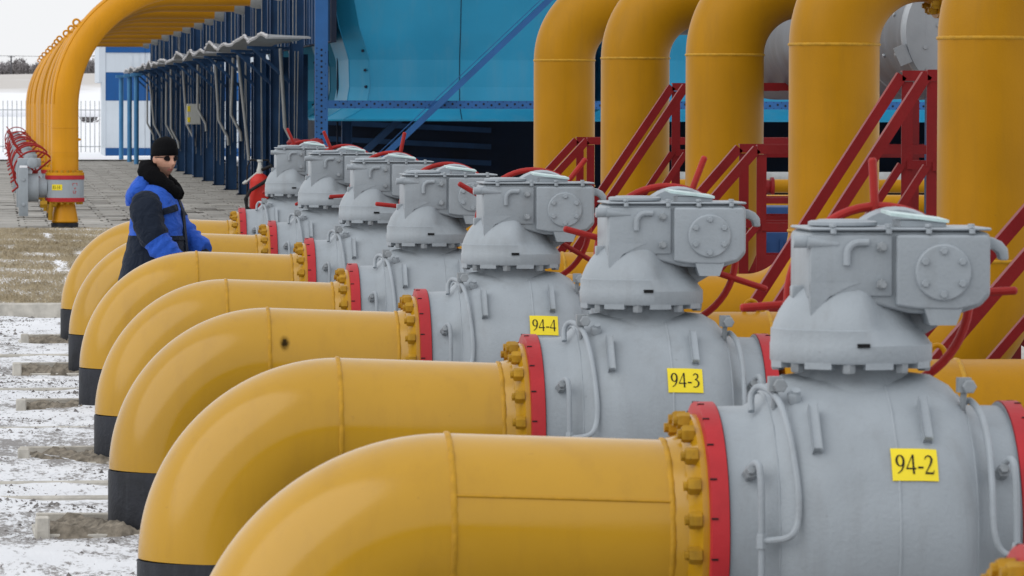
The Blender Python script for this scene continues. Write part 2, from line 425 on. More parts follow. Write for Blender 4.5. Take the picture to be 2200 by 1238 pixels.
def copy_tree(o, parent=None):
    c = o.copy(); col.objects.link(c)
    if parent is not None:
        c.parent = parent
        c.matrix_parent_inverse = o.matrix_parent_inverse.copy()
    for ch in list(o.children): copy_tree(ch, c)
    return c

def arc(c, r, a0, a1, n, plane='xz', y=0.0):
    out = []
    for i in range(n + 1):
        t = a0 + (a1 - a0) * i / n
        out.append((c[0] + r * math.cos(t), y, c[1] + r * math.sin(t)))
    return out

# ------------------------------------------------------------------ glyphs (serif digits as strokes: x, y, width)
def ell(cx, cy, rx, ry, a0=0, a1=360, n=20, thick=0.10, thin=0.035):
    return [(cx + rx * math.cos(R(a0 + (a1 - a0) * i / n)), cy + ry * math.sin(R(a0 + (a1 - a0) * i / n)),
             thin + (thick - thin) * abs(math.cos(R(a0 + (a1 - a0) * i / n)))) for i in range(n + 1)]
GLYPH = {
    '9': [ell(.25, .68, .17, .28), [(.425, .66, .09), (.41, .48, .085), (.36, .30, .07), (.26, .14, .05), (.10, .03, .025)]],
    '4': [[(.33, .97, .03), (.03, .30, .04)], [(.0, .275, .06), (.48, .275, .06)], [(.355, .99, .09), (.355, .0, .09)]],
    '2': [[(.05, .76, .03), (.10, .90, .05), (.22, .965, .06), (.34, .90, .09), (.385, .76, .10), (.33, .56, .09), (.20, .32, .05), (.04, .06, .04)],
          [(.03, .05, .09), (.42, .05, .09), (.47, .20, .025)]],
    '3': [[(.06, .82, .03), (.12, .93, .05), (.22, .97, .055), (.33, .90, .09), (.355, .78, .09), (.30, .63, .06), (.16, .55, .03)],
          [(.16, .55, .03), (.30, .50, .06), (.39, .37, .10), (.39, .24, .10), (.31, .09, .07), (.18, .03, .05), (.05, .06, .06)]],
    '8': [ell(.24, .745, .145, .21, thick=.085), ell(.24, .27, .18, .25, thick=.10)],
    '1': [[(.12, .86, .03), (.25, .95, .05)], [(.26, .99, .09), (.26, .03, .09)], [(.13, .015, .03), (.39, .015, .03)]],
    '-': [[(.05, .33, .085), (.30, .33, .085)]],
}
ADV = {'-': 0.36}

def text_strokes(text, mapf, height, x0):
    """Build the strokes of TEXT as thin quads; mapf(x, y, lift) gives the point on the surface."""
    bm = bmesh.new()
    x = x0
    for ch in text:
        for st in GLYPH[ch]:
            prev = None
            for i, (px, py, w) in enumerate(st):
                a = st[max(0, i - 1)]; b = st[min(len(st) - 1, i + 1)]
                dx, dy = b[0] - a[0], b[1] - a[1]
                L = math.hypot(dx, dy) or 1
                nx, ny = -dy / L * w / 2, dx / L * w / 2
                cur = [bm.verts.new(mapf(x + (px + s * nx) * height, (py + s * ny) * height, lift)) for s in (1, -1) for lift in (0.0022, 0.0)]
                if prev:
                    bm.faces.new((prev[0], prev[2], cur[2], cur[0]))
                    bm.faces.new((prev[1], prev[0], cur[0], cur[1]))
                    bm.faces.new((prev[2], prev[3], cur[3], cur[2]))
                prev = cur
        x += ADV.get(ch, 0.53) * height
    return bm

# ------------------------------------------------------------------ SETTING: ground, terrain
def grid_mesh(xs, ys, hf):
    bm = bmesh.new()
    vs = [[bm.verts.new((x, y, hf(x, y))) for x in xs] for y in ys]
    for j in range(len(ys) - 1):
        for i in range(len(xs) - 1):
            bm.faces.new((vs[j][i], vs[j][i + 1], vs[j + 1][i + 1], vs[j + 1][i])).smooth = True
    return bm

def terrain_h(x, y):
    y = y / K; t = min(1, max(0, (y - 215) / 420)); t = t * t * (3 - 2 * t)
    return 6.2 * t + 0.5 * t * math.sin(x * 0.021 + 1.2) + 0.25 * t * math.sin(x * 0.06 + y * 0.01) + max(0, (y - 640)) * 0.001
ys = [K * q for q in [-8, 2, 8, 20, 40, 67, 100, 146, 175, 200] + list(range(220, 660, 12)) + [680, 760, 900, 1200, 1700, 2600]]
xs = [-900, -500, -300, -200] + list(range(-150, 60, 6)) + [80, 120, 200, 400, 900]
ground = part('ground', grid_mesh(xs, ys, terrain_h), 'field', auto=None); tag(ground, kind='structure')

def yard_h(x, y):
    return 0.012 + 0.024 * math.sin(x * 2.1 + y * 0.9) * math.sin(y * 1.3 + 0.4) + 0.010 * math.sin(x * 5.3 - y * 3.1) + 0.006 * math.sin(x * 11 + y * 7)
yx = [-6 + 0.12 * i for i in range(115)]
yy = [-14, -8, -3, 1, 5, 8, 10] + [K * (9 + 0.16 * i) for i in range(188)]
yard = part('snowy_yard', grid_mesh(yx, yy, yard_h), 'yard', auto=None); tag(yard, kind='structure')
yard.location.z = 0.02

# a raised kerb line closing the yard, with the dry grass strip behind it
grass_base = part('grass_ground', grid_mesh([-8 + 0.4 * i for i in range(41)], [K * (39.4 + 0.45 * i) for i in range(61)],
                  lambda x, y: 0.03 + 0.02 * math.sin(x * 1.7 + y * .8) * math.sin(y * 0.9)), 'grass_soil', auto=None)
tag(grass_base, kind='structure')

# paving: dark bed with separate slabs
bm = bmesh.new(); box(bm, -6.5, 8.2, K * 66.6, K * 147, 0.0, 0.012)
paving = part('paving', bm, 'joint'); tag(paving, kind='structure')
bm = bmesh.new(); box(bm, 4.4, 24, K * 24, K * 66.6, 0.0, 0.012)
side_paving = part('side_paving', bm, 'slab'); tag(side_paving, kind='structure')
SW, SL = 0.50, 1.0
slab_me = []
for v in range(3):
    bm = bmesh.new()
    g = 0.012 + 0.004 * v
    box(bm, g, SW - g, g * 1.6, SL - g * 1.6, 0, 0.05)
    bevel_all(bm, 0.006, 1)
    for f in bm.faces: f.smooth = False
    slab_me.append(mesh_of(bm, 'slab', 'slab'))
cells = []
yv = K * 66.7
row = 0
while yv < K * 146:
    off = (row % 2) * 0.11
    for i in range(23):
        cells.append((-5.6 + i * SW + off, yv))
    yv += SL; row += 1
rest = bmesh.new()
near = [c for c in cells if c[0] > -0.9 and c[0] < 5.6][:300]
near_set = set(near)
for (x, y) in cells:
    dz = random.uniform(-0.008, 0.012)
    if (x, y) in near_set:
        o = obj('slab', random.choice(slab_me), paving, (x, y, -0.03 + dz))
        o.rotation_euler = (random.uniform(-.006, .006), random.uniform(-.008, .008), random.uniform(-.01, .01))
    else:
        g = 0.014
        box(rest, x + g, x + SW - g, y + g, y + SL - g, 0.006, 0.018 + dz + 0.002)
far_slabs = part('slab_field', rest, 'slab', paving); far_slabs['kind'] = 'stuff'
# bare soil and snow bank at the far end of the paving
bm = grid_mesh([-8 + .5 * i for i in range(33)], [K * (146.6 + .5 * i) for i in range(26)], lambda x, y: 0.02 + 0.10 * max(0, math.sin((y / K - 146.6) / 12.5 * PI)) * (0.6 + 0.4 * math.sin(x * 1.3 + y)))
snow_bank = part('snow_bank', bm, 'snow', auto=None); tag(snow_bank, kind='structure')
bm = bmesh.new(); box(bm, -6.5, 8.5, K * 145.2, K * 147.0, 0.0, 0.06)
soil_edge = part('soil_edge', bm, 'joint'); tag(soil_edge, kind='structure')

# kerbs
def kerb(y, x0, x1, h, w, label):
    bm = bmesh.new(); box(bm, x0, x1, y - w / 2, y + w / 2, -0.05, h); bevel_all(bm, 0.012, 1)
    o = part('kerb', bm, 'timber'); tag(o, label, 'kerb'); return o
kerb(K * 39.2, -7, 1.6, 0.16, 0.22, 'long pale concrete kerb between the snowy yard and the dry grass')

def vnoise(x, y, seed=0, octs=4):
    out = np.zeros_like(x); amp = 1.0; tot = 0
    for o_ in range(octs):
        xi = np.floor(x).astype(int); yi = np.floor(y).astype(int); fx = x - xi; fy = y - yi
        fx = fx * fx * (3 - 2 * fx); fy = fy * fy * (3 - 2 * fy)
        def hsh(a, b): 
            v = np.sin(a * 127.1 + b * 311.7 + seed * 17.3 + o_ * 5.1) * 43758.5453
            return v - np.floor(v)
        v = (hsh(xi, yi) * (1 - fx) + hsh(xi + 1, yi) * fx) * (1 - fy) + (hsh(xi, yi + 1) * (1 - fx) + hsh(xi + 1, yi + 1) * fx) * fy
        out += v * amp; tot += amp; amp *= 0.55; x = x * 2.03; y = y * 2.03
    return out / tot
# gravel chips lying in the snow (nobody could count them)
N = 60000
xy = np.stack([rng.uniform(-2.5, 1.6, N), K * (12 + 27 * rng.beta(1.0, 1.15, N))], 1)
cl = vnoise(xy[:, 0] * 0.9, xy[:, 1] * 0.55, 3) + rng.normal(0, 0.06, N)
xy = xy[cl > 0.545]; N = len(xy)
s = rng.uniform(0.005, 0.013, N) * rng.choice([0.8, 1.0, 1.7], N, p=[.5, .42, .08])
tet = np.array([(1, 0, 0), (-.5, .87, 0), (-.5, -.87, 0), (0.1, 0.05, 0.95)])
ang = rng.uniform(0, 2 * PI, N)
ca, sa = np.cos(ang), np.sin(ang)
V = np.zeros((N, 4, 3))
sx = s * rng.uniform(0.8, 2.2, N); hz = s * rng.uniform(0.5, 1.3, N); tip = rng.uniform(-.7, .7, (N, 2))
V[:, :, 0] = (tet[None, :, 0] * ca[:, None] * sx[:, None] - tet[None, :, 1] * sa[:, None] * s[:, None]) + xy[:, None, 0]
V[:, :, 1] = (tet[None, :, 0] * sa[:, None] * sx[:, None] + tet[None, :, 1] * ca[:, None] * s[:, None]) + xy[:, None, 1]
zb = np.array([yard_h(x, y) for x, y in xy]) + 0.02 - 0.004
V[:, :, 2] = tet[None, :, 2] * hz[:, None] + zb[:, None]
V[:, 3, 0] += tip[:, 0] * s; V[:, 3, 1] += tip[:, 1] * s
F = np.array([(0, 1, 3), (1, 2, 3), (2, 0, 3)])[None] + (np.arange(N) * 4)[:, None, None]
me = bpy.data.meshes.new('gravel'); me.from_pydata(V.reshape(-1, 3).tolist(), [], F.reshape(-1, 3).tolist()); me.materials.append(M['stone'])
g = obj('gravel', me); tag(g, 'loose grey gravel chips scattered through the yard snow', 'gravel', kind='stuff')

# dry grass blades in tufts
def blades(name, n, xr, yr, hmin, hmax, mask, zoff=0.03):
    x = rng.uniform(*xr, n); y = rng.uniform(*yr, n)
    k = mask(x, y, n); x, y = x[k], y[k]; n = len(x)
    h = rng.uniform(hmin, hmax, n); a = rng.uniform(0, 2 * PI, n); w = rng.uniform(0.003, 0.009, n)
    lx = rng.normal(0, 0.9, n) * h; ly = rng.normal(0, 0.9, n) * h
    V = np.zeros((n, 3, 3))
    V[:, 0, 0] = x - np.cos(a) * w; V[:, 0, 1] = y - np.sin(a) * w
    V[:, 1, 0] = x + np.cos(a) * w; V[:, 1, 1] = y + np.sin(a) * w
    V[:, 2, 0] = x + lx; V[:, 2, 1] = y + ly
    V[:, :2, 2] = zoff; V[:, 2, 2] = zoff + h
    F = np.arange(n * 3).reshape(n, 3)
    me = bpy.data.meshes.new(name); me.from_pydata(V.reshape(-1, 3).tolist(), [], F.tolist()); me.materials.append(M['dry_grass'])
    return obj(name, me)
def gmask(x, y, n):
    y = y / K
    v = vnoise(x * 2.4, y * 0.16, 9, 5) + rng.normal(0, 0.035, n)
    lim = np.interp(y, [39.5, 42, 47, 55, 66], [0.58, 0.47, 0.44, 0.40, 0.30])
    return v > lim
g = blades('dry_grass', 150000, (-1.6, 2.2), (K * 39.8, K * 66.4), 0.012, 0.05, gmask)
tag(g, 'short dry beige grass with snow showing through, behind the kerb', 'grass', kind='stuff')

# ------------------------------------------------------------------ FRONT ROW: inlet pipes, valves, risers
Y1, DY = K * 11.90, K * 3.85
AX_Z, PR = 0.835, 0.272
X_LEG, X_VALVE, X_COL = 0.84, 2.62, 4.995
EL = 0.53
def rowY(i): return Y1 + (i - 1) * DY
# small real-life irregularities of the rows: valve shift in x and z, leg shift, riser shift
VDX = {0: -.01, 1: -.012, 2: -.026, 3: -.052, 4: -.047, 5: 0.0, 6: .01, 7: .01}
VDZ = {0: 0.0, 1: .008, 2: -.010, 3: -.008, 4: -.036, 5: -.015, 6: -.008, 7: -.008}
LDX = {0: -.01, 1: -.02, 2: -.012, 3: -.022, 4: 0.0, 5: 0.0, 6: .0, 7: 0.0}
CDX = {2: 0.0, 3: -.02, 4: 0.0, 5: .05, 6: .045, 7: .033}
CDZ = {2: 0.0, 3: -.01, 4: .015, 5: 0.0, 6: .02, 7: .045}

def pipe_path_in():
    pts = [(0, 0, -0.35), (0, 0, 0.0), (0, 0, AX_Z - EL)]
    pts += arc((EL, AX_Z - EL), EL, PI, PI / 2, 20)[1:]
    pts += [(EL + 0.3, 0, AX_Z), (1.20, 0, AX_Z)]
    return pts

def ring_bead(bm, c, axis, r, t=0.0075, n=64):
    ax = Vector(axis).normalized(); u, w = frame_for(ax); c = Vector(c)
    rings = []
    for k in range(n):
        a = 2 * PI * k / n
        d = u * math.cos(a) + w * math.sin(a)
        jit = t * (1 + 0.35 * math.sin(k * 2.3) + 0.25 * math.sin(k * 5.1))
        rings.append([bm.verts.new(c + d * (r + q[0] * jit) + ax * q[1] * t * 1.6) for q in ((-0.4, -1), (0.75, -0.45), (0.75, 0.45), (-0.4, 1))])
    for k in range(n):
        a, b = rings[k], rings[(k + 1) % n]
        for j in range(3):
            bm.faces.new((a[j], b[j], b[j + 1], a[j + 1])).smooth = True

nut_bm = bmesh.new(); hexnut(nut_bm, (0, 0, 0), (-1, 0, 0), 0.027, 0.038)
tube(nut_bm, [(-0.034, 0, 0), (-0.050, 0, 0)], 0.015, 8)
NUT_ME = mesh_of(nut_bm, 'nut', 'bolt', auto=30)

def lift(bm):
    for v in bm.verts: v.co.z += 0.022 * min(1, max(0, (1.19 - v.co.x) / (1.19 - EL)))
pipe_group = 'yellow inlet pipes bending up out of the snow'
def make_inlet():
    t = thing('inlet_pipe', '', 'pipe', (X_LEG, Y1, 0), 0, pipe_group)
    bm = bmesh.new()
    # yellow run: elbow, straight, weld neck flange
    pts = [(0, 0, AX_Z - EL + 0.0)] + arc((EL, AX_Z - EL), EL, PI, PI / 2, 28)[1:] + [(0.8, 0, AX_Z), (1.19, 0, AX_Z)]
    tube(bm, pts, PR, 56, caps=True)
    revolve(bm, [(0, PR + 0.0015), (0.045, PR + 0.014), (0.062, PR + 0.035), (0.078, 0.350), (0.0985, 0.350)], (1.1845, 0, AX_Z), (1, 0, 0), 56)
    lift(bm); part('pipe_run', bm, 'yellow', t)
    bm = bmesh.new()
    revolve(bm, [(-0.35, PR + 0.003), (0.0, PR + 0.004), (AX_Z - EL + 0.018, PR + 0.003), (AX_Z - EL + 0.022, PR + 0.0005)], (0, 0, 0), (0, 0, 1), 56)
    part('black_band', bm, 'black', t)
    for x in (EL + 0.002, 1.185):
        bm = bmesh.new(); ring_bead(bm, (x, 0, AX_Z), (1, 0, 0), PR); lift(bm); part('weld_seam', bm, 'weld', t, auto=None)
    bm = bmesh.new()      # lengthwise weld on the near flank
    a = R(-68)
    pts = [(x, -(PR + 0.0005) * math.sin(-a), AX_Z + (PR + 0.0005) * math.cos(a)) for x in np.linspace(EL + 0.01, 1.18, 14)]
    tube(bm, pts, 0.0045, 6); lift(bm); part('seam_line', bm, 'weld', t)
    for k in range(20):
        th = 2 * PI * (k + 0.5) / 20
        o = obj('nut', NUT_ME, t, (1.260, 0.335 * math.sin(th), AX_Z + 0.335 * math.cos(th)))
        o.rotation_euler = (random.uniform(0, 1.0), 0, 0)
    return t

inlet_labels = [
    None,
    'nearest yellow pipe with a long bend, leading to the valve tagged 94-2',
    'second yellow pipe from the front with black foot, leading to the valve tagged 94-3',
    'yellow pipe with a dark sooty spot on its side, leading to the valve tagged 94-4',
    'yellow pipe bend directly in front of the one that hides the man',
    'yellow pipe bend that hides the lower body of the man in the blue jacket',
    'yellow pipe running behind the man, second farthest of the bends',
    'farthest yellow pipe bend of the front row, beside the dry grass',
]
inlet = make_inlet()
inlets = {}
for i in range(1, 8):
    o = inlet if i == 1 else copy_tree(inlet)
    o.location = (X_LEG + LDX[i], rowY(i), VDZ[i])
    o.scale = ((X_VALVE + VDX[i] - 0.497 - X_LEG - LDX[i]) / 1.283, 1, 1)
    o['label'] = inlet_labels[i]
    if i in (2, 3, 4, 5):        # the long seam of these runs faces away
        for ch in list(o.children):
            if ch.name.startswith('seam_line'): bpy.data.objects.remove(ch)
    inlets[i] = o
# the sooty spot on the third pipe
bm = bmesh.new()
def soot_mat():
    m, n, l, p = new_mat('soot spot')
    tc = n.new("ShaderNodeTexCoord")
    mp = n.new("ShaderNodeMapping"); mp.inputs["Scale"].default_value = (30, 30, 17)
    l.new(tc.outputs["Object"], mp.inputs[0])
    gr = n.new("ShaderNodeTexGradient"); gr.gradient_type = 'SPHERICAL'
    nz = n.new("ShaderNodeTexNoise"); nz.inputs["Scale"].default_value = 60
    l.new(tc.outputs["Object"], nz.inputs["Vector"])
    l.new(mp.outputs[0], gr.inputs["Vector"])
    ml = n.new("ShaderNodeMath"); ml.operation = 'MULTIPLY'; l.new(gr.outputs["Fac"], ml.inputs[0])
    ml2 = n.new("ShaderNodeMapRange"); ml2.inputs[3].default_value = 0.6; ml2.inputs[4].default_value = 2.2
    l.new(nz.outputs["Fac"], ml2.inputs[0]); l.new(ml2.outputs[0], ml.inputs[1])
    p.inputs["Base Color"].default_value = (0.016, 0.010, 0.004, 1)
    pw = n.new("ShaderNodeMath"); pw.operation = 'POWER'; pw.inputs[1].default_value = 1.9; l.new(ml.outputs[0], pw.inputs[0])
    mr = n.new("ShaderNodeMapRange"); mr.inputs[1].default_value = 0.0; mr.inputs[2].default_value = 1.0; mr.inputs[4].default_value = 0.82
    l.new(pw.outputs[0], mr.inputs[0]); l.new(mr.outputs[0], p.inputs["Alpha"])
    p.inputs["Specular IOR Level"].default_value = 0.05
    p.inputs["Roughness"].default_value = 0.6
    return m
M['soot'] = soot_mat()
bm = bmesh.new()
NA, NB = 8, 12
vv = []
for i in range(NA + 1):
    rowv = []
    for j in range(NB + 1):
        x = -0.035 + 0.07 * i / NA; sarc = -0.065 + 0.13 * j / NB
        th = R(24) + sarc / PR
        rowv.append(bm.verts.new((x, -(PR + 0.0012) * math.cos(th) + PR * math.cos(R(24)), (PR + 0.0012) * math.sin(th) - PR * math.sin(R(24)))))
    vv.append(rowv)
for i in range(NA):
    for j in range(NB):
        bm.faces.new((vv[i][j], vv[i + 1][j], vv[i + 1][j + 1], vv[i][j + 1])).smooth = True
o = part('soot_spot', bm, 'soot', inlets[3], auto=None)
o.location = (0.605, -PR * math.cos(R(24)) - 0.0005, AX_Z + PR * math.sin(R(24)) + 0.022 * (1.19 - 0.605) / (1.19 - EL))

# ---- valves
BODY_PROF = [(-0.495, 0.384), (-0.440, 0.384), (-0.438, 0.372), (-0.345, 0.374), (-0.315, 0.392), (-0.275, 0.440), (-0.225, 0.468),
             (-0.12, 0.480), (0.0, 0.483), (0.12, 0.480), (0.225, 0.468), (0.275, 0.440), (0.315, 0.392), (0.345, 0.374), (0.438, 0.372), (0.440, 0.384), (0.495, 0.384)]
def body_r(x):
    for (a, ra), (b, rb) in zip(BODY_PROF, BODY_PROF[1:]):
        if a <= x <= b: return ra + (rb - ra) * (x - a) / (b - a)
    return 0.48
def on_body(x, th, lift=0.0):
    """point on the body; th = angle above the horizontal on the camera's side"""
    r = body_r(x) + lift
    return (x, -r * math.cos(th), AX_Z + r * math.sin(th))

def tag_plate(parent, text, x0, x1, th0, dth, height):
    bm = bmesh.new()
    th_of = lambda t: th0 + dth * t
    NX, NT = 6, 6
    grid = []
    for lift in (0.0045, 0.001):
        grid.append([[bm.verts.new(on_body(x0 + (x1 - x0) * i / NX, th_of(j / NT - 0.5), lift)) for j in range(NT + 1)] for i in range(NX + 1)])
    for g_, flip in ((grid[0], False), (grid[1], True)):
        for i in range(NX):
            for j in range(NT):
                q = (g_[i][j], g_[i + 1][j], g_[i + 1][j + 1], g_[i][j + 1])
                bm.faces.new(q if not flip else tuple(reversed(q)))
    pl = part('tag_plate', bm, 'tag', parent, auto=None)
    rr = body_r((x0 + x1) / 2)
    def mapf(x, y, lift):
        th = th0 + (y - height / 2) / rr
        return on_body(x0 + x, th, 0.0045 + lift)
    W = sum(ADV.get(c, .53) for c in text) * height
    bm = text_strokes(text, mapf, height, ((x1 - x0) - W) / 2 + 0.01 * height)
    part('tag_lettering', bm, 'ink', pl, auto=None)
    return pl

valve_group = 'grey shut-off valves in the front row'
def make_valve():
    t = thing('shutoff_valve', '', 'valve', (X_VALVE, Y1, 0), 0, valve_group)
    bm = bmesh.new()
    revolve(bm, BODY_PROF[1:-1], (0, 0, AX_Z), (1, 0, 0), 64, smooth=True)
    # top neck of the body under the bonnet
    revolve(bm, [(0, 0.30), (0.05, 0.235), (0.085, 0.185), (0.11, 0.168), (0.16, 0.166)], (-0.015, 0, AX_Z + 0.37), (0, 0, 1), 40)
    box(bm, -0.12, 0.12, -0.18, 0.18, 0.0, 0.42)
    part('body', bm, 'grey', t)
    for sx in (-1, 1):
        bm = bmesh.new()
        x = sx * 0.469
        revolve(bm, [(-0.028, 0.380), (-0.026, 0.387), (0.026, 0.387), (0.028, 0.380)], (x, 0, AX_Z), (1, 0, 0), 64)
        part('red_flange_ring', bm, 'red', t)
        bm = bmesh.new()      # short dark split marks at the joint face
        for k in range(20):
            th = 2 * PI * (k + 0.5) / 20
            c = Vector((x + sx * 0.018, 0.3865 * math.sin(th), AX_Z + 0.3865 * math.cos(th)))
            d = Vector((0, math.sin(th), math.cos(th)))
            bar(bm, c - Vector((0.010, 0, 0)), c + Vector((0.010, 0, 0)), 0.005, 0.006, up=d)
        part('split_mark', bm, 'slot', t, auto=None)['kind'] = 'stuff'
    # body weld lines
    for x in (-0.295, 0.055, 0.30):
        bm = bmesh.new(); ring_bead(bm, (x, 0, AX_Z), (1, 0, 0), body_r(x), 0.0035); part('weld_seam', bm, 'grey', t, auto=None)
    # radial lugs on the front
    for x, ta, tb in ((-0.185, 33, 51), (0.150, 37, 54)):
        bm = bmesh.new()
        a = [on_body(x + dx, R(th), lf) for dx in (-0.014, 0.014) for th, lf in ((ta, 0.026), (ta, -0.02), (tb, -0.02), (tb, 0.034))]
        va = [bm.verts.new(p) for p in a]
        bm.faces.new(va[:4]); bm.faces.new(list(reversed(va[4:])))
        for k in range(4): bm.faces.new((va[k], va[(k + 1) % 4], va[4 + (k + 1) % 4], va[4 + k]))
        bevel_all(bm, 0.006, 2); part('lug', bm, 'grey', t)
    # bonnet flange with castellated lower rim
    bm = bmesh.new()
    cx = -0.018
    revolve(bm, [(0, 0.10), (0.0, 0.243), (0.006, 0.247), (0.055, 0.247), (0.058, 0.245), (0.100, 0.2445), (0.103, 0.240), (0.118, 0.236), (0.150, 0.222), (0.180, 0.203), (0.210, 0.178), (0.235, 0.150), (0.25, 0.10)], (cx, 0, 1.345), (0, 0, 1), 56)
    for k in range(8):
        th0 = 2 * PI * k / 8 + 0.2
        pts = []
        for a in (-0.18, -0.06, 0.06, 0.18):
            pts.append((math.cos(th0 + a), math.sin(th0 + a)))
        lo = []; hi = []
        for rr in (0.246, 0.20):
            for q in (pts if rr > 0.22 else list(reversed(pts))):
                lo.append(bm.verts.new((cx + rr * q[0], rr * q[1], 1.329))); hi.append(bm.verts.new((cx + rr * q[0], rr * q[1], 1.351)))
        bm.faces.new(list(reversed(lo))); bm.faces.new(hi)
        for j in range(8): bm.faces.new((lo[j], lo[(j + 1) % 8], hi[(j + 1) % 8], hi[j]))
    for v in bm.verts:          # the casting is cut back on the right, under the gear case
        if v.co.z > 1.40:
            f_ = min(1, max(0, (v.co.x + 0.02) / 0.09)); f_ = f_ * f_ * (3 - 2 * f_) * min(1, (v.co.z - 1.40) / 0.07)
            v.co.x = cx + (v.co.x - cx) * (1 - 0.20 * f_); v.co.y *= 1 - 0.26 * f_
    bn = part('bonnet', bm, 'grey', t)
    for k in range(8):
        th = 2 * PI * k / 8 + 0.2 + PI / 8
        bm = bmesh.new(); hexnut(bm, (cx + 0.222 * math.cos(th), 0.222 * math.sin(th), 1.347), (0, 0, -1), 0.021, 0.030)
        part('bonnet_nut', bm, 'grey_dark', bn)
    bm = bmesh.new()
    th = R(-84)
    box(bm, -0.039, -0.001, -0.2515, -0.235, 1.396, 1.408); part('vent_slot', bm, 'slot', bn)
    # ---- gearbox
    bm = bmesh.new()
    prism(bm, [(-0.225, 1.545), (-0.225, 1.752), (-0.205, 1.764), (0.345, 1.764), (0.366, 1.750), (0.366, 1.556), (0.335, 1.522), (0.255, 1.494), (0.10, 1.50), (-0.02, 1.53), (-0.07, 1.545)], -0.155, 0.21)
    bevel_all(bm, 0.012, 3, 25)
    # proud right half with the round corner
    b2 = bmesh.new()
    prism(b2, [(0.055, 1.525), (0.055, 1.752), (0.350, 1.752), (0.358, 1.735), (0.358, 1.565), (0.325, 1.528), (0.255, 1.512), (0.12, 1.515)], -0.183, -0.06)
    bevel_all(b2, 0.034, 6, 25)
    me2 = bpy.data.meshes.new('tmp'); b2.to_mesh(me2); b2.free(); bm.from_mesh(me2); bpy.data.meshes.remove(me2)
    # left front plate, a little proud
    b2 = bmesh.new(); box(b2, -0.222, 0.044, -0.166, -0.15, 1.555, 1.752); bevel_all(b2, 0.006, 2)
    b2.to_mesh(me2 := bpy.data.meshes.new('tmp')); b2.free(); bm.from_mesh(me2); bpy.data.meshes.remove(me2)
    # neck down into the bonnet and the rib under the right half
    prism(bm, [(-0.17, 1.56), (-0.17, 1.43), (0.08, 1.43), (0.09, 1.53)], -0.105, 0.14)
    prism(bm, [(0.09, 1.47), (0.14, 1.405), (0.345, 1.53), (0.15, 1.53)], -0.03, 0.03)
    prism(bm, [(0.145, 1.52), (0.165, 1.462), (0.250, 1.462), (0.272, 1.52)], -0.178, -0.06)
    prism(bm, [(-0.222, 1.60), (-0.222, 1.50), (-0.212, 1.475), (-0.195, 1.515), (-0.16, 1.555), (-0.10, 1.585), (-0.06, 1.60)], -0.168, -0.06)
    gb = part('gearbox', bm, 'grey', t, auto=40); gb.location = (0.039, 0, 0.086); gb.scale = (0.94, 1, 0.94)
    # top cover plate, indicator disc and pale square window
    bm = bmesh.new(); box(bm, -0.226, 0.3655, -0.170, 0.207, 1.7655, 1.775); bevel_all(bm, 0.004, 1)
    part('cover_plate', bm, 'grey', gb)
    for q, (x, y) in enumerate([(-0.15, -0.174), (0.03, -0.174), (0.16, -0.174), (0.30, -0.174)]):
        bm = bmesh.new(); hexnut(bm, (x, y + 0.012, 1.7775), (0, 0, 1), 0.012, 0.010); tube(bm, [(x, y - 0.003, 1.772), (x, y - 0.003, 1.757)], 0.010, 8)
        part('cover_bolt', bm, 'grey', gb)
    bm = bmesh.new()
    revolve(bm, [(0, 0.108), (0.003, 0.112), (0.013, 0.112), (0.017, 0.104), (0.017, 0.085), (0.021, 0.080)], (-0.093, -0.02, 1.7775), (0, 0, 1), 40)
    part('indicator_disc', bm, 'grey', gb)
    bm = bmesh.new()
    box(bm, 0.08, 0.228, -0.115, 0.04, 1.776, 1.797)
    part('window_base', bm, 'grey', gb)
    bm = bmesh.new()
    va = [bm.verts.new(p) for p in ((0.045, -0.125, 1.822), (0.235, -0.125, 1.799), (0.235, 0.05, 1.805), (0.045, 0.05, 1.829))]
    vb = [bm.verts.new((v.co.x, v.co.y, v.co.z - 0.010)) for v in va]
    bm.faces.new(va); bm.faces.new(list(reversed(vb)))
    for k in range(4): bm.faces.new((vb[k], vb[(k + 1) % 4], va[(k + 1) % 4], va[k]))
    part('window_lid', bm, 'lid', gb)
    # round bolted cover
    bm = bmesh.new()
    revolve(bm, [(0, 0.092), (0.010, 0.090), (0.013, 0.086), (0.013, 0.0)], (0.205, -0.182, 1.632), (0, -1, 0), 48, cap1=False)
    rc = part('round_cover', bm, 'grey', gb)
    for k in range(6):
        th = PI / 6 + k * PI / 3
        bm = bmesh.new(); hexnut(bm, (0.205 + 0.070 * math.cos(th), -0.194, 1.632 + 0.070 * math.sin(th)), (0, -1, 0), 0.0125, 0.012, rot=k)
        part('cover_bolt', bm, 'grey', gb)
    # two studs with nuts and the hook shaped lugs
    for z in (1.713, 1.593):
        bm = bmesh.new(); hexnut(bm, (0.008, -0.166, z), (0, -1, 0), 0.018, 0.016, rot=z); tube(bm, [(0.008, -0.18, z), (0.008, -0.205, z)], 0.010, 8); hexnut(bm, (0.008, -0.185, z), (0, -1, 0), 0.014, 0.010)
        part('stud', bm, 'grey_dark', gb)
    bm = bmesh.new()
    pts = [(-0.105, 1.655), (-0.105, 1.69)] + [(-0.067 + 0.038 * math.cos(a), 1.69 + 0.038 * math.sin(a)) for a in np.linspace(PI, PI / 2, 7)[1:]] + [(-0.035, 1.728)]
    tube(bm, [(x, -0.172, z) for x, z in pts], 0.0125, 10); part('front_hook', bm, 'grey', gb)
    bm = bmesh.new()
    prism(bm, [(0.350, 1.745), (0.385, 1.742), (0.415, 1.728), (0.434, 1.705), (0.438, 1.668), (0.408, 1.668), (0.404, 1.690), (0.385, 1.704), (0.350, 1.700)], -0.10, -0.045)
    bevel_all(bm, 0.008, 2); part('lifting_hook', bm, 'grey', gb)
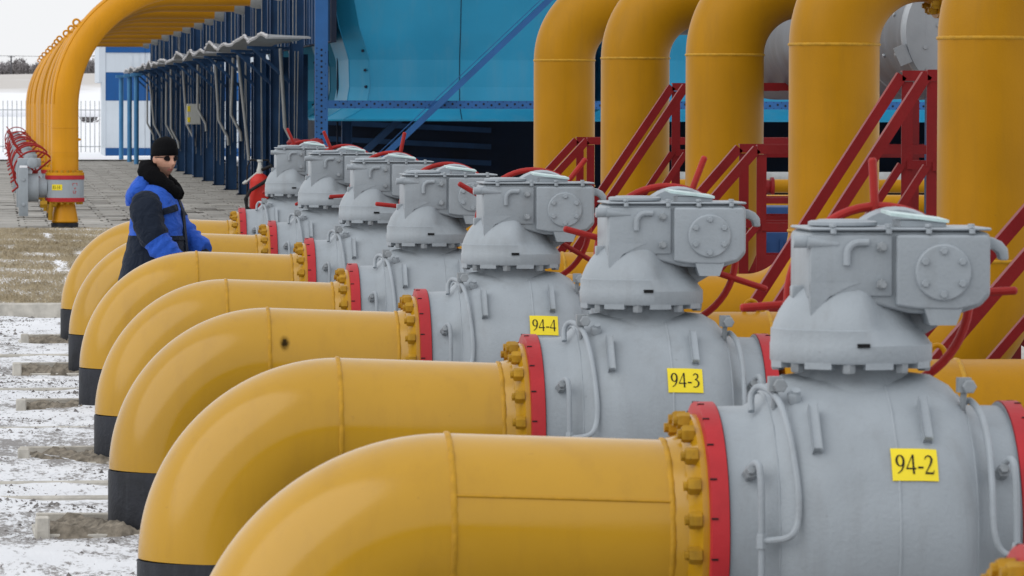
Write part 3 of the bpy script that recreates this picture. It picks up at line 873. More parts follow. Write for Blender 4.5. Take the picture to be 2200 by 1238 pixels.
    bm = bmesh.new(); tube(bm, [(-0.275, -0.14, 1.730), (-0.215, -0.14, 1.730)], 0.021, 14); tube(bm, [(-0.23, -0.155, 1.730), (-0.13, -0.158, 1.722)], [0.022, 0.010], 12)
    part('side_stud', bm, 'grey', gb)
    bm = bmesh.new(); box(bm, -0.262, -0.215, -0.05, 0.0, 1.545, 1.585); bevel_all(bm, 0.006, 2); part('side_plug', bm, 'grey', gb)
    # gear housing behind the wheel hub
    bm = bmesh.new()
    revolve(bm, [(0, 0.19), (0.05, 0.20), (0.065, 0.19), (0.07, 0.06), (0.13, 0.045)], (0.13, 0.205, 1.635), (0, 1, 0), 40)
    part('gear_housing', bm, 'grey', gb)
    # ---- breather pipes on the body
    def fitting(x, th, up):
        bm = bmesh.new()
        p = Vector(on_body(x, R(th), 0.0))
        tube(bm, [p, p + Vector((0, -0.02, 0.05)), p + Vector((0, -0.02, up))], 0.010, 8)
        c = p + Vector((0, -0.02, up + 0.02))
        box(bm, c.x - 0.02, c.x + 0.02, c.y - 0.02, c.y + 0.02, c.z - 0.022, c.z + 0.022)
        hexnut(bm, (c.x + 0.012, c.y - 0.02, c.z - 0.004), (0, -1, 0), 0.022, 0.018)
        part('grease_fitting', bm, 'grey_dark', t); return c
    fitting(-0.285, 62, 0.055); fitting(0.29, 62, 0.055)
    def smooth_path(pts, k=6):
        out = []
        P_ = [Vector(p) for p in pts]
        for i in range(len(P_) - 1):
            p0, p1, p2, p3 = P_[max(0, i - 1)], P_[i], P_[i + 1], P_[min(len(P_) - 1, i + 2)]
            for j in range(k):
                s_ = j / k
                out.append(0.5 * ((2 * p1) + (-p0 + p2) * s_ + (2 * p0 - 5 * p1 + 4 * p2 - p3) * s_ ** 2 + (-p0 + 3 * p1 - 3 * p2 + p3) * s_ ** 3))
        out.append(P_[-1]); return out
    bm = bmesh.new()
    L = [(-0.345, R(68), 0.02), (-0.34, R(74), 0.055), (-0.315, R(72), 0.07), (-0.28, R(58), 0.045), (-0.262, R(40), 0.03), (-0.250, R(20), 0.02), (-0.252, R(8), 0.02), (-0.275, R(2), 0.045), (-0.325, R(0), 0.05), (-0.352, R(0), 0.05)]
    tube(bm, smooth_path([on_body(*q) for q in L]), 0.0105, 10); part('drain_hose', bm, 'grey', t)
    bm = bmesh.new()
    y_ = -0.42
    tube(bm, smooth_path([(-0.375, -0.36, AX_Z + 0.215), (-0.362, -0.385, AX_Z + 0.225), (-0.355, -0.405, AX_Z + 0.19), (-0.353, y_, AX_Z + 0.05), (-0.353, y_, AX_Z - 0.4)]), 0.0105, 10)
    hexnut(bm, (-0.353, y_ , AX_Z - 0.025), (0, 0, 1), 0.018, 0.045)
    part('drain_pipe', bm, 'grey', t)
    for x in (-0.378, 0.385):
        bm = bmesh.new()
        hexnut(bm, (x, -0.315, AX_Z + 0.185), (0, -1, 0.3), 0.022, 0.05); hexnut(bm, (x, -0.35, AX_Z + 0.20), (0, -1, 0.3), 0.016, 0.03)
        part('nipple', bm, 'grey_dark', t)
    bm = bmesh.new()
    L = [(0.30, R(66), 0.02), (0.318, R(64), 0.05), (0.338, R(54), 0.06), (0.345, R(38), 0.055), (0.342, R(20), 0.06), (0.342, R(4), 0.065), (0.362, R(-4), 0.07), (0.405, R(-7), 0.075), (0.425, R(-7), 0.075)]
    tube(bm, smooth_path([on_body(*q) for q in L]), 0.0105, 10); part('drain_hose', bm, 'grey', t)
    bm = bmesh.new()
    tube(bm, smooth_path([(0.388, -0.36, AX_Z + 0.22), (0.40, -0.395, AX_Z + 0.235), (0.408, -0.42, AX_Z + 0.2), (0.412, -0.43, AX_Z + 0.05), (0.412, -0.43, AX_Z - 0.4)]), 0.0105, 10)
    hexnut(bm, (0.412, -0.43, AX_Z - 0.06), (0, 0, 1), 0.019, 0.05); part('drain_pipe', bm, 'grey', t)
    bm = bmesh.new(); hexnut(bm, on_body(-0.225, R(60), -0.005), (-0.2, -0.4, 0.9), 0.022, 0.03); tube(bm, [on_body(-0.225, R(60), 0.0), on_body(-0.225, R(60), 0.035)], 0.014, 10)
    part('vent_plug', bm, 'grey', t)
    return t

def handwheel(parent, angles, tilt=0.0):
    c = Vector((0.130, 0.36, 1.523)); RW = 0.286
    bm = bmesh.new()
    ring = [(c.x + RW * math.cos(a), c.y, c.z + RW * math.sin(a)) for a in np.linspace(0, 2 * PI, 57)]
    tube(bm, ring, 0.0145, 10, caps=False)
    w = part('handwheel', bm, 'red_wheel', parent)
    for a in angles:
        bm = bmesh.new()
        d = Vector((math.cos(R(a)), 0, math.sin(R(a))))
        tube(bm, [c + d * 0.03 + Vector((0, -0.004, 0)), c + d * RW + Vector((0, -0.004, 0)), c + d * (RW + 0.145) + Vector((0, -0.004, 0)), c + d * (RW + 0.152) + Vector((0, -0.004, 0))], [0.0125, 0.0135, 0.0135, 0.008], 10)
        part('spoke', bm, 'red_wheel', w)
    bm = bmesh.new(); revolve(bm, [(0, 0.05), (0.05, 0.05), (0.06, 0.03)], (c.x, c.y - 0.04, c.z), (0, 1, 0), 20); part('hub', bm, 'red_wheel', w)

valve_labels = {
    0: 'cut-off grey valve in the bottom right corner, only a red ring and yellow bolts showing',
    1: 'large nearest grey valve with a yellow tag reading 94-2',
    2: 'grey valve with a yellow tag reading 94-3 and a red bar leaning up behind it',
    3: 'grey valve with a yellow tag reading 94-4, half hidden behind the 94-3 valve',
    4: 'grey valve right behind the one tagged 94-4, a red bar sticking out at its left',
    5: 'grey valve with a red bar standing upright above its gearbox',
    6: 'second farthest grey valve, its red bar leaning left over the gearbox',
    7: 'farthest grey valve of the front row, beside the red fire extinguisher',
}
SP = {0: [80, 170, 260, 350], 1: [93, 184, 272, 3], 2: [69, 165, 252, 342], 3: [52, 150, 232, 330], 4: [174, 262, 352], 5: [78, 183, 265, 350], 6: [113, 205, 293, 20], 7: [114, 204, 294, 24]}
proto = make_valve()
valves = {}
for i in (1, 0, 2, 3, 4, 5, 6, 7):
    o = proto if i == 1 else copy_tree(proto)
    o.location = (X_VALVE + VDX[i], rowY(i), VDZ[i])
    o['label'] = valve_labels[i]
    valves[i] = o
for i, o in valves.items():
    handwheel(o, SP[i])
    if i in (1, 2, 3): tag_plate(o, '94-%d' % (i + 1), 0.034, 0.174, R(27.5), 0.215, 0.062)

# near inlet pipe of the cut-off valve 0 (only its flange shows)
o = copy_tree(inlet); o.location = (X_LEG, rowY(0), 0)
o['label'] = 'mostly unseen yellow pipe in the bottom right corner, only its bolted flange showing'

# ---- outlet risers
riser_group = 'tall yellow riser pipes behind the valves'
def make_riser():
    t = thing('riser_pipe', '', 'pipe', (X_VALVE, 0, 0), 0, riser_group)
    xc = X_COL - X_VALVE
    ztop = 2.48
    bm = bmesh.new()
    pts = [(0.60, 0, AX_Z), (1.2, 0, AX_Z)] + arc((xc - EL, AX_Z + EL), EL, -PI / 2, 0, 22) + [(xc, 0, 1.8), (xc, 0, ztop)]
    pts += arc((xc + EL, ztop), EL, PI, PI / 2, 24)[1:] + [(xc + EL + 0.04, 0, ztop + EL)]
    tube(bm, pts, PR, 56)
    revolve(bm, [(0, 0.368), (0.030, 0.368), (0.036, PR + 0.035), (0.053, PR + 0.014), (0.10, PR + 0.0015)], (0.4985, 0, AX_Z), (1, 0, 0), 48)
    zz = ztop + EL
    revolve(bm, [(0, PR + 0.0015), (0.045, PR + 0.02), (0.06, PR + 0.04), (0.062, 0.37), (0.10, 0.37)], (xc + EL + 0.02, 0, zz), (1, 0, 0), 48)
    part('pipe_run', bm, 'riser', t)
    bm = bmesh.new(); revolve(bm, [(0, 0.37), (0.06, 0.37), (0.09, 0.30), (0.5, 0.30)], (xc + EL + 0.123, 0, zz), (1, 0, 0), 40); part('nozzle', bm, 'galv_dark', t)
    for c, ax in (((0.60, 0, AX_Z), (1, 0, 0)), ((1.24, 0, AX_Z), (1, 0, 0)), ((xc, 0, AX_Z + EL), (0, 0, 1)), ((xc, 0, ztop), (0, 0, 1))):
        bm = bmesh.new(); ring_bead(bm, c, ax, PR); part('weld_seam', bm, 'weld', t, auto=None)
    bm = bmesh.new(); tube(bm, [(1.16 + 0.035 * math.cos(a), 0, AX_Z + PR + 0.012 + 0.045 * math.sin(a)) for a in np.linspace(-0.3, PI + 0.3, 14)], 0.011, 8)
    part('lifting_ring', bm, 'riser', t)
    for k in range(20):
        th = 2 * PI * (k + 0.5) / 20
        o = obj('nut', NUT_ME, t, (0.532, 0.328 * math.sin(th), AX_Z + 0.328 * math.cos(th))); o.rotation_euler = (0, 0, PI)
        o = obj('nut', NUT_ME, t, (xc + EL + 0.078, 0.328 * math.sin(th), zz + 0.328 * math.cos(th)))
    return t
rl = {1: None, 2: 'low yellow outlet pipe running right behind the valve tagged 94-2',
      3: 'widest nearest yellow riser at the right edge of the photo',
      4: 'second yellow riser from the right, between two red stairways',
      5: 'middle yellow riser of the five, low red stair rail crossing it',
      6: 'yellow riser second from the left, tall red stair rail crossing it',
      7: 'leftmost and farthest yellow riser, against the blue hood'}
riser = make_riser()
for i in range(2, 8):
    o = riser if i == 2 else copy_tree(riser)
    o.location = (X_VALVE + CDX[i], rowY(i), CDZ[i])
    o['label'] = rl[i]

# ---- timber frames round the pipe feet, with soil inside
fl = {1: None, 2: 'timber frame in the snow round the foot of the second yellow pipe',
      3: 'nearest fully visible timber frame, round the pipe with the sooty spot',
      4: 'timber frame round the pipe foot fourth from the front',
      5: 'timber frame round the foot of the pipe that hides the man',
      6: 'small timber frame round the second farthest pipe foot',
      7: 'farthest timber frame in the snow, by the kerb'}
for i in range(2, 8):
    t = thing('timber_box', fl[i], 'frame', (X_LEG, rowY(i), 0), random.uniform(-.03, .03), 'timber frames round the pipe feet')
    x0 = -0.65 + random.uniform(-.05, .05)
    for (a, b) in (((x0, 0.36), (0.66, 0.36)), ((x0, -0.30), (x0, 0.36)), ((0.66, -0.30), (0.66, 0.36)), ((x0, -0.30), (0.66, -0.30))):
        bm = bmesh.new()
        h = 0.080 if a[1] > 0 and b[1] > 0 else 0.03
        bar(bm, (a[0], a[1], h / 2), (b[0], b[1], h / 2 + random.uniform(-.012, .012)), 0.045, h); bevel_all(bm, 0.006, 1)
        part('board', bm, 'timber', t)
    bm = bmesh.new(); box(bm, x0 - 0.02, x0 + 0.05, -0.34, -0.26, 0.0, 0.115); bevel_all(bm, 0.008, 1); part('corner_stake', bm, 'timber', t)
    bm = grid_mesh(list(np.linspace(x0 + .03, 0.63, 40)), [-0.36] + list(np.linspace(-0.30, 0.33, 16)), lambda x, y: -0.03 if y < -.35 else 0.050 + 0.018 * math.sin(x * 23 + y * 9 + i) + 0.012 * math.sin(x * 61 + y * 37 + i * 2) + random.uniform(-.012, .012))
    part('soil', bm, 'clod', t, auto=None)
# half-buried trench kerbs between the pipes
tk = 0
for i, off in ((2, 1.7), (3, 1.55), (3, 2.3), (4, 1.75), (4, 2.2), (5, 1.9), (6, 1.9)):
    y = rowY(i) + off * K
    bm = bmesh.new()
    a = Vector((-4, y, 0.0)); b = Vector((1.5, y + random.uniform(-.1, .1), 0.012))
    bar(bm, a + Vector((0, 0, 0.004)), b + Vector((0, 0, 0.012)), 0.07, 0.045); bevel_all(bm, 0.01, 1)
    names = ['nearest', 'second', 'third', 'fourth', 'fifth', 'sixth', 'farthest']
    tag(part('trench_kerb', bm, 'timber'), '%s half-buried pale kerb strip from the front, crossing the snow at left' % names[tk], 'kerb', 'half-buried kerb strips in the yard'); tk += 1

# ------------------------------------------------------------------ red stairs over the pipes
def make_stair(name_label, y0, zc, xc, slope, wid=0.78, ln=1.9):
    t = thing('crossover_stair', name_label, 'stairs', (xc, y0, 0), 0, 'red crossover stairs between the risers')
    dz = zc - 0.95           # rail start height above the ground end
    run = dz / slope
    zp = zc - 1.0
    for k, y in enumerate((0.0, wid)):
        side = (0, 1, 0) if k == 0 else (0, 1, 0)
        bm = bmesh.new()
        angle_iron(bm, (-run, y, 0.95), (0, y, zc), 0.058, 0.008, side)
        angle_iron(bm, (0.0, y, zc - 0.002), (ln, y, zc - 0.002), 0.058, 0.008, side)
        part('handrail', bm, 'red_rail', t)
        bm = bmesh.new(); angle_iron(bm, (-run * 0.82, y, 0.95 + dz * 0.18 - 0.5), (0, y, zc - 0.5), 0.042, 0.007, side); angle_iron(bm, (0.03, y, zc - 0.5), (ln, y, zc - 0.5), 0.05, 0.007, side)
        part('mid_rail', bm, 'red_rail', t)
        for x in (0.03, ln - 0.04):
            bm = bmesh.new(); box(bm, x - 0.032, x + 0.032, y + 0.006, y + 0.014, zp - 0.1, zc - 0.035); box(bm, x + 0.024, x + 0.032, y + 0.015, y + 0.072, zp - 0.1, zc - 0.035); part('post', bm, 'red_rail', t)
        bm = bmesh.new(); box(bm, -run - 0.03, -run + 0.03, y + 0.006, y + 0.014, 0.0, 0.93); part('post', bm, 'red_rail', t)
        bm = bmesh.new(); bar(bm, (-run, y, 0.0), (0, y, zp), 0.012, 0.14); bar(bm, (0.0, y, zp - 0.02), (ln, y, zp - 0.02), 0.0105, 0.12); part('stringer', bm, 'red_rail', t)
        for x in (0.10, ln - 0.04):
            bm = bmesh.new()
            box(bm, x - 0.03, x + 0.03, y + 0.018, y + 0.078, 0, zp - 0.08)
            part('leg', bm, 'red_rail', t)
        bm = bmesh.new(); bar(bm, (0.12, y + 0.09, 0.08), (ln - 0.06, y + 0.09, zp - 0.1), 0.012, 0.06); bar(bm, (0.12, y + 0.105, zp - 0.1), (ln - 0.06, y + 0.105, 0.08), 0.012, 0.06); part('cross_brace', bm, 'red_rail', t)
    n = max(4, int(zp / 0.21))
    tread_me = None
    for k in range(1, n):
        f = k / n
        if tread_me is None:
            bm = bmesh.new(); box(bm, -0.11, 0.11, 0.012, wid - 0.012, -0.015, 0.015); tread_me = mesh_of(bm, 'tread', 'red_rail')
        obj('tread', tread_me, t, (-run * (1 - f), 0, zp * f))
    bm = bmesh.new(); box(bm, 0.02, ln, 0.012, wid - 0.012, zp - 0.012, zp + 0.012); part('platform', bm, 'red_rail', t)
    return t
make_stair('low red stair at the right edge, descending behind the nearest riser', K * 17.35, 1.84, 4.90, 1.15)
make_stair('tall steep red stair between the two risers at right', K * 21.25, 2.30, 5.04, 1.54)
make_stair('low red stair in front of the middle riser, flat top rail', K * 25.15, 1.85, 4.86, 1.15)
make_stair('tall red stair crossing the riser second from the left', K * 29.05, 2.27, 5.08, 1.48)
make_stair('farthest low red stair, beside the leftmost riser', K * 32.9, 1.83, 4.92, 1.08)

# ------------------------------------------------------------------ silver header drum behind the risers and small plant
t = thing('header_drum', 'big silver sheet-clad drum behind the right-hand risers', 'tank', (6.12, K * 24.7, 2.60))
bm = bmesh.new(); revolve(bm, [(0.0, 0.425), (8.0, 0.425)], (0, 0.02, 0), (0, 1, 0), 56, cap0=False); part('shell', bm, 'galv_dark', t)
bm = bmesh.new(); revolve(bm, [(0.0, 0.0), (0.0, 0.405), (0.02, 0.43), (0.05, 0.432), (0.052, 0.4265)], (0, -0.02, 0), (0, 1, 0), 56, cap0=False, cap1=False); part('end_cap', bm, 'galv', t)
for a, rr in ((150, .33), (170, .2), (200, .30), (222, .36), (130, .2), (190, .12)):
    bm = bmesh.new(); hexnut(bm, (rr * math.cos(R(a)), -0.018, rr * math.sin(R(a))), (0, -1, 0), 0.013, 0.012); part('cap_screw', bm, 'galv', t)
bm = bmesh.new(); 
c = Vector((0.43 * math.cos(R(200)), 0, 0.43 * math.sin(R(200))))
bar(bm, c + Vector((-0.035, -0.03, 0.055)), c + Vector((0.012, -0.03, -0.055)), 0.05, 0.05, up=(0, 1, 0)); bar(bm, c + Vector((-0.06, -0.07, 0.05)), c + Vector((-0.01, -0.07, -0.06)), 0.07, 0.012, up=(0, 1, 0)); part('clip_bracket', bm, 'galv', t)
for y in (1.5, 3.0, 4.5):
    bm = bmesh.new(); ring_bead(bm, (0, y, 0), (0, 1, 0), 0.425, 0.008); part('sheet_band', bm, 'galv', t, auto=None)
for y in (0.35, 0.8, 2.2, 3.6):
    for a in (165, 200, 235):
        bm = bmesh.new(); hexnut(bm, (0.425 * math.cos(R(a)), y, 0.425 * math.sin(R(a))), (math.cos(R(a)), 0, math.sin(R(a))), 0.015, 0.012); part('sheet_screw', bm, 'galv', t)
for y in (0.9, 5.0):
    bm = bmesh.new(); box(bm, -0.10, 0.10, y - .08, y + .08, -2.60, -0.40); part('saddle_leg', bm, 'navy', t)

def small_pipe(label, y, z, r, x0, x1, m='riser'):
    bm = bmesh.new(); y *= K; tube(bm, [(x0, y, z), (x1, y, z)], r, 20); t = part('service_pipe', bm, m); tag(t, label, 'pipe', 'thin service pipes behind the risers')
    t2 = bmesh.new()
    for x in (x0 + .4, x1 - .4): box(t2, x - .05, x + .05, y - .05, y + .05, 0, z - r + .01)
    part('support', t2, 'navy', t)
small_pipe('thin upper yellow service pipe seen beside the second riser from the right', 52.0, 1.06, 0.09, 8.6, 13.4)
small_pipe('thicker lower yellow service pipe beside the second riser from the right', 50.0, 0.86, 0.13, 8.2, 13.2)
small_pipe('pale grey service pipe low behind the tall red stair', 56.0, 1.05, 0.13, 9.5, 15, 'pipe_grey')
t = thing('gate_valve', 'small red gate valve on the thin yellow service pipe', 'valve', (9.95, K * 51.4, 1.06))
bm = bmesh.new(); revolve(bm, [(-0.2, 0.13), (-0.16, 0.13), (-0.15, 0.09), (0, 0.12), (0.15, 0.09), (0.16, 0.13), (0.2, 0.13)], (0, 0, 0), (1, 0, 0), 20); revolve(bm, [(0, 0.08), (0.2, 0.07), (0.21, 0.1), (0.24, 0.1)], (0, 0, 0), (0, 0, 1), 16); part('body', bm, 'red_rail', t)
bm = bmesh.new(); tube(bm, [(0, 0, 0.2), (0, 0, 0.5)], 0.025, 8); part('stem', bm, 'grey_dark', t)
bm = bmesh.new(); tube(bm, [(0.2 * math.cos(a), 0.2 * math.sin(a), 0.46) for a in np.linspace(0, 2 * PI, 25)], 0.02, 8, caps=False); bar(bm, (-.2, 0, .46), (.2, 0, .46), .03, .02); bar(bm, (0, -.2, .461), (0, .2, .461), .03, .02); part('handwheel', bm, 'red_rail', t)
bm = bmesh.new(); box(bm, -0.12, 0.12, -0.05, 0.05, -1.06, -0.12); part('support', bm, 'navy', t)
t = thing('gate_valve', 'dark red gate valve seen through the tall red stair', 'valve', (11.9, K * 49.3, 0.95))
src = [o for o in bpy.data.objects if o.name == 'gate_valve'][0]
for ch in list(src.children): copy_tree(ch, t)

t = thing('pump_unit', 'low blue pump unit with ribs between the red stair and the riser', 'machine', (7.55, K * 37.0, 0))
bm = bmesh.new(); box(bm, -0.75, 0.75, -0.5, 0.5, 0.12, 0.95); bevel_all(bm, 0.03, 2); part('casing', bm, 'machine_blue', t)
for k in range(8):
    bm = bmesh.new(); x = -0.6 + 0.17 * k; box(bm, x, x + .03, -0.53, -0.49, 0.2, 0.88); part('rib', bm, 'machine_blue', t)
bm = bmesh.new(); box(bm, -0.85, 0.85, -0.45, 0.45, 0.0, 0.12); part('base_frame', bm, 'navy', t)
bm = bmesh.new(); revolve(bm, [(0, 0.16), (0.55, 0.16), (0.58, 0.12)], (0.25, 0.05, 0.93), (0, 0, 1), 20); part('motor', bm, 'machine_blue', t)
t = thing('pump_unit', 'far blue pump unit under the hood behind the tall red stair', 'machine', (9.4, K * 46.0, 0))
for ch in list([o for o in bpy.data.objects if o.name == 'pump_unit'][0].children): copy_tree(ch, t)
bm = bmesh.new()
tube(bm, [(7.05, K * 33.0, -0.1), (7.05, K * 33.0, 0.95)] + [(7.05 + 0.18 - 0.18 * math.cos(a), K * 33.0, 0.95 + 0.18 * math.sin(a)) for a in np.linspace(0.2, PI / 2, 6)] + [(8.2, K * 33.0, 1.13)], 0.085, 18)
tag(part('service_pipe', bm, 'riser'), 'short bent yellow service pipe standing by the second riser from the right', 'pipe', 'thin service pipes behind the risers')

# ------------------------------------------------------------------ the blue air cooler: hoods, frame, roof
def hood(x0, x1, y0, y1, label):
    t = thing('cooler_hood', label, 'hood', ((x0 + x1) / 2, (y0 + y1) / 2, 0), 0, 'cyan fan hoods of the air cooler')
    hx, hy = (x1 - x0) / 2, (y1 - y0) / 2
    prof = [(1.83, 0.20), (1.86, 0.21), (1.95, 0.02), (2.04, -0.13), (2.20, -0.255), (2.45, -0.30), (2.94, -0.285), (3.0, -0.27), (3.25, -0.19), (3.55, -0.09), (4.0, 0.0), (5.25, 0.28)]
    ch = 0.34
    bm = bmesh.new()
    rings = []
    for z, o_ in prof:
        a, b = hx + o_, hy + o_
        c = ch
        pts = [(-a + c, -b), (-0.01, -b), (0.01, -b), (a - c, -b), (a, -b + c), (a, b - c), (a - c, b), (-a + c, b), (-a, b - c), (-a, -b + c)]
        rings.append([bm.verts.new((x, y, z)) for x, y in pts])
    for A, B in zip(rings, rings[1:]):
        for k in range(10):
            bm.faces.new((A[k], A[(k + 1) % 10], B[(k + 1) % 10], B[k])).smooth = True
    part('shell', bm, 'cyan', t, auto=7.5)
    # seams: the middle joint, both front corner joints, two cross joints
    for xk in (1.5, 0, 3, 4, 9):
        bm = bmesh.new(); pts = []
        for (z, o_), rg in zip(prof, rings):
            pass
        for z, o_ in prof[1:]:
            a, b = hx + o_, hy + o_
            p = {1.5: (0, -b), 0: (-a + ch, -b), 3: (a - ch, -b), 4: (a, -b + ch), 9: (-a, -b + ch)}[xk]
            n_ = Vector((p[0] * 0.0, -1, 0)) if xk in (1.5, 0, 3) else Vector((1 if xk == 4 else -1, -0.3, 0))
            pts.append(Vector((p[0], p[1], z)) + n_ * 0.004)
        tube(bm, pts, 0.007 if xk == 1.5 else 0.010, 6)
        part('seam', bm, 'navy_dark' if xk == 1.5 else 'cyan', t)
    bm = bmesh.new()
    for z, o_ in ((2.12, -0.2), (2.45, -0.3), (2.75, -0.285), (3.1, -0.24)):
        a, b = hx + o_, hy + o_
        for sx in (-1, 1):
            hexnut(bm, (sx * (a - ch + 0.06), -b + 0.05, z), (sx * .7, -.7, 0), 0.028, 0.03)
    part('seam_bolt', bm, 'navy_dark', t)['kind'] = 'stuff'
    return t
hl = [('big cyan hood panel at the centre, flaring lip at its bottom'), 'cyan hood glimpsed between the yellow risers', 'cyan hood far right, only its lip showing between stair rails']
for k in range(3):
    hood(6.1 + 4.75 * k, 10.65 + 4.75 * k, K * 71.4, K * 71.4 + 4.8, hl[k])
for k, nm in enumerate(('second', 'third', 'fourth', 'fifth')):
    hood(6.9, 10.65, K * (77.9 + 7.2 * k), K * (77.9 + 7.2 * k) + 5.1, '%s cyan hood along the dark column row, glimpsed between the columns' % nm)
bm = bmesh.new(); box(bm, 5.75, 22, K * 70.6, K * 150, 5.3, 5.6); 
t = thing('air_cooler', 'dark navy air cooler block over the hoods with side walls and an added dark back wall', 'cooler', (0, 0, 0))
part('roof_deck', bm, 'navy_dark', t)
bm = bmesh.new(); box(bm, 6.3, 21.5, K * 76.9, K * 77.2, 0, 2.0); part('dark_backdrop', bm, 'navy_dark', t)  # solid dark wall added to black out the open bay under the hoods
for k in range(5):
    bm = bmesh.new(); bar(bm, (6.4, K * 76.8, 0.5 + .32 * k), (9.6, K * 76.8, 0.35 + .32 * k), 0.06, 0.10); part('wall_slat', bm, 'navy', t)
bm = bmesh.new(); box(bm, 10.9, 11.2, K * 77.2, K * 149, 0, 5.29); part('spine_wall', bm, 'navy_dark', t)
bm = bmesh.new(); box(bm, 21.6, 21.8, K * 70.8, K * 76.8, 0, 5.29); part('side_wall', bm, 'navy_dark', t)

# perforated front frame: corner post, cross beam, diagonal brace
t = thing('perforated_frame', 'blue perforated steel frame with a long diagonal brace in front of the hood', 'frame', (5.78, K * 70.6, 0))
def channel_post(bm, x, z0, z1):
    box(bm, x - 0.115, x + 0.115, -0.012, 0.0, z0, z1)
    box(bm, x - 0.115, x - 0.103, 0.001, 0.12, z0, z1); box(bm, x + 0.103, x + 0.115, 0.001, 0.12, z0, z1)
bm = bmesh.new(); channel_post(bm, 0, 0, 6.3); p1 = part('corner_post', bm, 'steel_blue', t)
bm = bmesh.new()
for k in range(26):
    z = 0.6 + k * 0.10
    tube(bm, [(0, -0.0125, z), (0, -0.0145, z)], 0.021, 8)
    tube(bm, [(-0.085, -0.0125, z + .03), (-0.085, -0.0140, z + .03)], 0.012, 6)
    if k % 2 == 0: tube(bm, [(0.07, -0.0125, z + .05), (0.07, -0.0140, z + .05)], 0.010, 6)
o = part('punched_hole', bm, 'slot', p1); o['kind'] = 'stuff'
bm = bmesh.new(); box(bm, 0.118, 16, -0.010, 0.002, 2.055, 2.20); box(bm, 0.118, 16, 0.003, 0.08, 2.188, 2.20); box(bm, 0.118, 16, 0.003, 0.08, 2.055, 2.067); p2 = part('cross_beam', bm, 'steel_blue', t)
bm = bmesh.new()
for k in range(110):
    x = 0.25 + k * 0.14
    tube(bm, [(x, -0.0105, 2.128 + (.012 if k % 2 else -.008)), (x, -0.0125, 2.128 + (.012 if k % 2 else -.008))], 0.021, 8)
    tube(bm, [(x + .07, -0.0105, 2.18), (x + .07, -0.0125, 2.18)], 0.009, 6)
    tube(bm, [(x + .07, -0.0105, 2.078), (x + .07, -0.0125, 2.078)], 0.009, 6)
o = part('punched_hole', bm, 'slot', p2); o['kind'] = 'stuff'
bm = bmesh.new(); bar(bm, (1.05, -0.10, 1.15), (4.75, -0.10, 4.65), 0.10, 0.19, up=(0, -1, 0)); 
part('diagonal_brace', bm, 'steel_blue', t)
bm = bmesh.new(); bar(bm, (0.98, -0.16, 1.23), (4.68, -0.16, 4.73), 0.012, 0.03, up=(0, -1, 0)); part('brace_lip', bm, 'steel_blue', t)
bm = bmesh.new(); bar(bm, (0.55, 2.4, 0.9), (1.75, 2.4, 2.0), 0.12, 0.14, up=(0, -1, 0)); part('rear_brace', bm, 'navy', t)
bm = bmesh.new(); channel_post(bm, 15.6, 0, 6.3); part('corner_post', bm, 'steel_blue', t)

# ------------------------------------------------------------------ column row, canopies, drain pipes, louvred wall
def h_section(bm, w=0.24, d=0.14, h=6.4):
    box(bm, -w / 2, w / 2, -0.02, 0.008, 0, h)                     # web faces the camera
    box(bm, -w / 2 - 0.016, -w / 2, -d / 2, d / 2, 0, h)
    box(bm, w / 2, w / 2 + 0.016, -d / 2, d / 2, 0, h)
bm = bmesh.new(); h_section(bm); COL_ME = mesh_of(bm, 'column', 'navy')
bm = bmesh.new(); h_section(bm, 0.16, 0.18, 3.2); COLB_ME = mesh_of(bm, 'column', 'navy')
bm = bmesh.new(); box(bm, -.2, .2, -.2, .2, 0, 0.03); 
for sx in (-.14, .14):
    for sy in (-.14, .14): hexnut(bm, (sx, sy, 0.03), (0, 0, 1), .03, .03)
BASE_ME = mesh_of(bm, 'base_plate', 'navy_dark')
BR_ME = None
NC = 14
ordn = ['', 'first', 'second', 'third', 'fourth', 'fifth', 'sixth', 'seventh', 'eighth', 'ninth', 'tenth', 'eleventh', 'twelfth', 'thirteenth', 'fourteenth', 'fifteenth', 'sixteenth']
